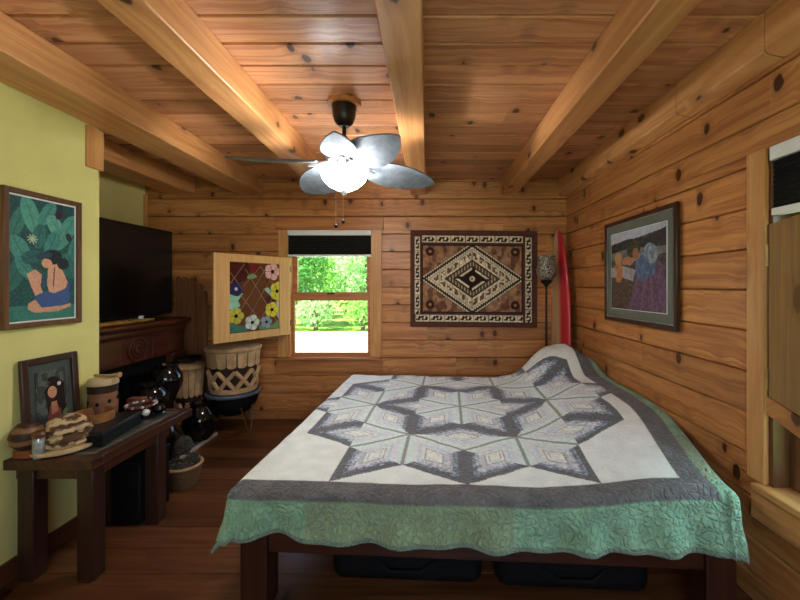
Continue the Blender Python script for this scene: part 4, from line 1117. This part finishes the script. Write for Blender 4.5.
# basket of pine cones
bx, by = -1.77, 2.70
bk = thing('basket', 'small woven basket on the floor at the end of the low table', 'basket', (bx, by, 0))
t = NT('wicker'); P_ = t.xyz(); w_ = t.n('TexWave', wave_type='BANDS', bands_direction='Z'); w_.inputs['Scale'].default_value = 28; w_.inputs['Distortion'].default_value = 2.0
t.t.links.new(t.vec(), w_.inputs['Vector']); t.pr(t.mix(w_.outputs['Fac'], S(92, 66, 42), S(146, 112, 74)), 0.7, 0.2, normal=t.bump(w_.outputs['Fac'], 0.8, 0.01))
MB().lathe([(.001, 0), (.08, 0), (.105, .07), (.118, .15), (.108, .15), (.09, .08), (.07, .02), (.001, .02)], (bx, by, 0), 30).build('body', t.m, bk)
MB().tube([(bx+.114*math.cos(2*PI*k/30), by+.114*math.sin(2*PI*k/30), .152) for k in range(30)], .011, 8, True).build('rim', M['tan_wood'], bk)
def cone_mesh(seed):
    rng = random.Random(seed); m = MB(); L, R_ = .125, .05; m.ell((0, 0, L*.45), (R_*.6, R_*.6, L*.5), 10, 8)
    n = 70
    for i in range(n):
        f = (i+.5)/n; a = i*2.39996; z = L*(.03+.92*f); r = R_*(math.sin(PI*(.12+.80*f))**.8)
        d = Vector((math.cos(a), math.sin(a), .45)).normalized(); s_ = Vector((-math.sin(a), math.cos(a), 0)); c = Vector((r*.8*math.cos(a), r*.8*math.sin(a), z)); u = d.cross(s_)
        m.obox(c+d*.006, (d, s_, u), (.014, .010*(1.1-.5*f), .0028))
    return m
M['cone'] = plain('pine_cone', S(96, 86, 76), 0.7, 0.2, var=0.3, scale=40)
lab = ('grey pine cone standing topmost in the small basket', 'grey pine cone at the left side of the small basket', 'grey pine cone at the front of the small basket', 'grey pine cone at the back of the small basket')
c0 = None
for i, (p, rt) in enumerate((((bx-.01, by+.0, .225), (.15, .2, 0)), ((bx-.052, by-.012, .075), (.25, -.2, 1)), ((bx+.040, by-.04, .075), (-.3, .2, 2)), ((bx+.026, by+.05, .08), (.3, .2, 3)))):
    if c0 is None: c0 = o = cone_mesh(3).build('pine_cone', M['cone'], smooth=0)
    else: o = c0.copy(); COL.objects.link(o)
    o.location = p; o.rotation_euler = rt; tag(o, lab[i], 'pine cone', 'pine cones in the basket')

# ------------------------------------------------------------------ low table on the left
TX0, TX1, TY0, TY1, TZ = LX+.002, -1.628, 1.80, 2.57, 0.60
tb = thing('low_table', 'low dark wooden table with slate tiled top against the yellow wall', 'table', ((TX0+TX1)/2, (TY0+TY1)/2, 0))
m = MB(); f_ = .045
for a, b, c, e in ((TX0, TY0, TX1, TY0+.07), (TX0, TY1-f_, TX1, TY1), (TX0, TY0+.07, TX0+f_, TY1-f_), (TX1-f_, TY0+.07, TX1, TY1-f_)): m.box((a, b, TZ-.05), (c, e, TZ))
m.build('top_frame', M['table_wood'], tb, bevel=0.004)
t = NT('slate_tiles'); P_ = t.xyz(); br = t.n('TexBrick'); br.inputs['Scale'].default_value = 1.0; br.offset = 0
for k_, v_ in (('Color1', S(72, 74, 66)), ('Color2', S(52, 54, 50)), ('Mortar', S(120, 112, 98))): br.inputs[k_].default_value = v_
br.inputs['Mortar Size'].default_value = .006; br.inputs['Brick Width'].default_value = .15; br.inputs['Row Height'].default_value = .15
t.t.links.new(t.vec(), br.inputs['Vector']); t.pr(br.outputs['Color'], .35, .5, normal=t.bump(t.noise(t.vec(), 30, 4), .3, .005))
MB().box((TX0+f_, TY0+.07, TZ-.04), (TX1-f_, TY1-f_, TZ-.001)).build('tile_top', t.m, tb)
MB().box((TX0+.03, TY0+.03, TZ-.105), (TX1-.02, TY1-.2, TZ-.05)).build('apron', M['table_wood'], tb, bevel=0.003)
for x_, y_ in ((TX1-.085, TY0+.012), (TX0+.055, TY0+.012), (TX1-.085, 2.25), (TX0+.055, 2.25)):
    MB().box((x_, y_, 0), (x_+.078, y_+.075, TZ-.05)).build('leg', M['table_leg'], tb, bevel=0.005)
bx2 = thing('storage_box', 'black storage box on the floor under the low table', 'box', (-1.9, 2.38, 0))
MB().box((-1.915, 2.24, 0), (-1.735, 2.50, .36)).build('body', M['black_matte'], bx2, bevel=0.01)
MB().box((-1.92, 2.235, .36), (-1.73, 2.505, .39)).build('lid', M['black_matte'], bx2, bevel=0.008)

# things on the table
def portrait():
    y0, y1 = 1.855, 2.155; zb, zt = TZ+.001, 1.068; xb, xt = -2.028, -2.055; w = y1-y0
    uy = Vector((xt-xb, 0, zt-zb)).normalized(); h = (zt-zb)/uy.z; ux = Vector((0, 1, 0)); uz = ux.cross(uy); uz = uz if uz.x > 0 else -uz
    A = Vector((xb, y0, zb)); A = A+uz*.004
    t = thing('framed_portrait', 'dark framed portrait of a long haired woman leaning on the yellow wall', 'picture frame', (xb, (y0+y1)/2, zb))
    m = MB(); ring_frame(m, A, ux, uy, uz, w, h, .034, .022); m.build('frame', M['frame_dark'], t, bevel=.005)
    m = MB(); m.prism([(0, 0), (w-.064, 0), (w-.064, h-.064), (0, h-.064)], A+ux*.032+uy*.032, ux, uy, uz, .008); m.build('mat_board', plain('grey_green_board', S(70, 76, 72), .6, .3, var=.06), t)
    w2, h2 = w-.14, h-.15
    cv = Canvas(90, 130, w2/h2, (52, 62, 58)); cv.put(cv.U > -1, (58, 66, 62), .35)
    cv.put(vnoise(cv.U*7, cv.V*10, 41) > .62, (84, 92, 84), .2)
    cv.poly([(0.250, 0.341), (0.655, 0.133), (0.925, 0.263), (0.966, 0.731), (0.763, 1.251), (0.223, 1.251), (0.358, 0.731)], (34, 24, 24), .2)
    cv.poly([(0.426, 0.601), (0.763, 0.627), (0.817, 0.887), (0.628, 1.251), (0.021, 1.251), (0.250, 0.991)], (128, 66, 56), .2)
    cv.poly([(0.466, 0.549), (0.655, 0.549), (0.682, 0.731), (0.466, 0.757)], (176, 116, 88), .1)
    cv.ell(0.520, 0.380, 0.150, 0.195, (206, 152, 116), -8, .08)
    cv.ell(0.466, 0.354, 0.034, 0.010, (96, 60, 50)); cv.ell(0.588, 0.354, 0.034, 0.010, (96, 60, 50)); cv.line((0.520, 0.367), (0.506, 0.445), .006, (170, 112, 84)); cv.ell(0.520, 0.490, 0.039, 0.016, (150, 66, 58))
    cv.ell(0.574, 0.172, 0.195, 0.091, (30, 22, 22), 10); cv.poly([(0.655, 0.263), (0.844, 0.315), (0.871, 0.705), (0.709, 0.679)], (30, 22, 22))
    cv.ell(0.763, 0.263, 0.065, 0.065, (196, 190, 190)); cv.poly([(0.844, 0.757), (1.033, 0.679), (1.033, 1.251), (0.763, 1.251)], (96, 116, 72), .3)
    flat_sheet('portrait', cv, A+ux*.07+uy*(h-.075)+uz*.009, ux, -uy, w2, h2, M['art_glazed'], t)
portrait()
def stone():
    x, y = -1.885, 1.94
    t = thing('layered_stone', 'lumpy layered cream and brown stone vessel at the near end of the table', 'stone', (x, y, TZ))
    prof = [(r_, z_*.88) for r_, z_ in [(.001, 0), (.10, 0), (.122, .02), (.112, .035), (.13, .05), (.125, .07), (.10, .08), (.112, .095), (.108, .115), (.09, .125), (.092, .14), (.07, .158), (.045, .168), (.03, .164), (.02, .13), (.001, .12)]]
    tt = NT('layered_stone'); P_ = tt.xyz(); n = tt.noise(tt.vec(), 14, 3)
    f = tt.math('SINE', tt.math('ADD', tt.math('MULTIPLY', P_[2], 120.0), tt.math('MULTIPLY', n, 17.0)))
    tt.pr(tt.mix(tt.smooth(f, -.5, .6), S(92, 64, 42), S(200, 172, 130)), .7, .2, normal=tt.bump(n, .6, .02))
    MB().lathe(prof, (x, y, TZ+.022), 40, lambda a, i: .05*math.sin(3*a+i*.7)+.035*math.sin(5*a-i)+.02*math.sin(9*a+i*2), sx=.84, sy=.84).build('body', tt.m, t)
    MB().lathe([(.001, 0), (.10, 0), (.125, .010), (.128, .022), (.115, .024), (.001, .020)], (x+.0, y-.01, TZ+.0005), 36, lambda a, i: .03*math.sin(2*a)).build('base', plain('cream_stone', S(206, 176, 132), .6, .2, var=.15, scale=12), t)
stone()
x_, y_ = -1.908, 2.125
o = MB().lathe([(.001, 0), (.045, 0), (.075, .03), (.092, .08), (.095, .13), (.088, .13), (.084, .08), (.066, .035), (.001, .02)], (x_, y_, TZ), 32).build('wooden_bowl', plain('warm_bowl_wood', S(158, 104, 58), .4, .4, var=.2, scale=10), loc=(x_, y_, TZ)); tag(o, 'deep brown wooden bowl in front of the framed portrait', 'bowl')
x_, y_ = -1.975, 2.26
pt = thing('clay_pot', 'clay pot with dark slots and a cream rim before the wall end', 'pot', (x_, y_, TZ))
MB().lathe([(.001, 0), (.056, 0), (.070, .06), (.074, .13), (.070, .20), (.067, .22), (.001, .22)], (x_, y_, TZ), 32).build('body', plain('clay', S(140, 92, 64), .6, .3, var=.2, scale=10), pt)
MB().lathe([(.066, .20), (.073, .205), (.073, .245), (.066, .25)], (x_, y_, TZ), 32).build('dark_band', M['dark_wood'], pt)
MB().lathe([(.001, .245), (.068, .245), (.077, .25), (.078, .262), (.070, .282), (.04, .288), (.001, .29)], (x_, y_, TZ), 32).build('cream_rim', plain('cream_clay', S(196, 172, 128), .6, .3, var=.12), pt)
for an in range(-70, 290, 45):
    ca_, sa_ = math.cos(math.radians(an)), math.sin(math.radians(an)); MB().ell((x_+.067*ca_, y_+.067*sa_, TZ+.152+.012*math.sin(an)), (.011, .011, .015), 12, 8).build('slot', M['black_matte'], pt)
o = MB().tube([(x_-.05, y_, TZ+.300), (x_+.05, y_+.0, TZ+.300), (x_+.105, y_, TZ+.306)], [.008, .009, .016], 10).build('wooden_spoon', plain('pale_wood', S(184, 142, 92), .5), loc=(x_, y_, TZ+.292)); tag(o, 'short wooden stick lying across the top of the clay pot', 'stick')
# long black box
bxx = thing('long_black_box', 'long flat black box lying on the table beside the wooden bowl', 'box', (-1.80, 2.11, TZ), math.radians(9))
MB().box((-.065, -.165, 0), (.065, .165, .058)).build('body', M['black_matte'], bxx, local=True, bevel=.004)
MB().box((-.067, -.167, .058), (.067, .167, .078)).build('lid', plain('black_lacquer', S(24, 24, 25), .4, .4, var=.2), bxx, local=True, bevel=.004)
# beaded dish group
x_, y_ = -1.855, 2.435
o = MB().lathe([(.001, 0), (.09, 0), (.118, .012), (.116, .017), (.085, .008), (.001, .008)], (x_, y_, TZ), 30).build('dark_plate', M['black_gloss'], loc=(x_, y_, TZ)); tag(o, 'shallow dark plate under the beaded dish at the far end of the table', 'plate')
dsh = thing('beaded_dish', 'round dish rimmed with pink and white beads at the far end of the table', 'dish', (x_-.03, y_+.01, TZ+.009))
MB().lathe([(.001, 0), (.045, 0), (.075, .03), (.085, .05), (.078, .05), (.065, .03), (.001, .018)], (x_-.03, y_+.01, TZ+.009), 28).build('bowl', M['dark_wood'], dsh)
m = MB(); m.tube([(x_-.03+.082*math.cos(2*PI*k/30), y_+.01+.082*math.sin(2*PI*k/30), TZ+.064) for k in range(30)], .003, 5, True)
for k in range(30):
    a = 2*PI*k/30; m.ell((x_-.03+.082*math.cos(a), y_+.01+.082*math.sin(a), TZ+.009+.055), (.0088,)*3, 8, 6)
t = NT('beads'); g_ = t.n('NewGeometry'); t.pr(t.mix(t.math('GREATER_THAN', g_.outputs['Random Per Island'], .6), S(224, 196, 184), S(128, 60, 50)), .3)
m.build('bead_string', t.m, dsh)
o = MB().ell((x_+.055, y_-.06, TZ+.036), (.022, .022, .022), 16, 10).build('white_ball', M['white'], loc=(x_+.055, y_-.06, TZ+.014)); tag(o, 'small white ball on the plate edge beside the beaded dish', 'ball')
o = MB().lathe([(.001, 0), (.022, 0), (.034, .02), (.030, .045), (.012, .055), (.001, .056)], (x_+.075, y_+.02, TZ+.013), 16).build('black_pebble', M['black_gloss'], loc=(x_+.075, y_+.02, TZ+.013)); tag(o, 'black rounded pebble on the plate right of the beaded dish', 'pebble')
o = MB().box((-2.03, 2.50, TZ), (-1.93, 2.56, TZ+.085)).build('small_brown_box', plain('brown_card', S(112, 66, 44), .6), loc=(-1.98, 2.53, TZ), bevel=.004); tag(o, 'small reddish brown box behind the beaded dish', 'box')
# left edge group
o = MB().box((-2.03, 1.815, TZ), (-1.945, 1.90, TZ+.04)).build('orange_box', plain('orange_brown_box', S(134, 70, 36), .5), loc=(-1.99, 1.86, TZ), bevel=.004); tag(o, 'small orange brown box under the brown gourd at the table corner', 'box')
gd = thing('brown_gourd', 'rounded brown striped gourd basket at the left edge of the table', 'gourd', (-1.99, 1.845, TZ+.041))
tt = NT('gourd_stripes'); P_ = tt.xyz(); n = tt.noise(tt.vec(), 9, 3)
f = tt.math('SINE', tt.math('ADD', tt.math('MULTIPLY', P_[2], 120.0), tt.math('MULTIPLY', n, 5.0))); tt.pr(tt.mix(tt.smooth(f, -.3, .8), S(58, 34, 24), S(136, 98, 62)), .5, .3)
MB().lathe([(.001, 0), (.035, .0), (.060, .03), (.066, .065), (.055, .10), (.032, .125), (.001, .13)], (-1.99, 1.845, TZ+.041), 28).build('body', tt.m, gd)
MB().tube([(-1.99, 1.845, TZ+.165), (-1.985, 1.848, TZ+.185), (-1.975, 1.853, TZ+.2)], [.010, .007, .005], 8).build('stem', M['dark_wood'], gd)
jr = thing('glass_jar', 'small silvery glass jar with a dark lid beside the layered stone', 'jar', (-1.925, 1.835, TZ+.0))
MB().lathe([(.001, 0), (.022, 0), (.026, .02), (.026, .085), (.02, .1), (.001, .1)], (-1.918, 1.835, TZ), 20).build('body', plain('silver_glass', S(176, 178, 178), .12, .7, .3, var=.25, scale=40), jr)
MB().lathe([(.001, .1), (.028, .1), (.030, .118), (.022, .13), (.001, .132)], (-1.918, 1.835, TZ), 20).build('lid', M['frame_brown'], jr)
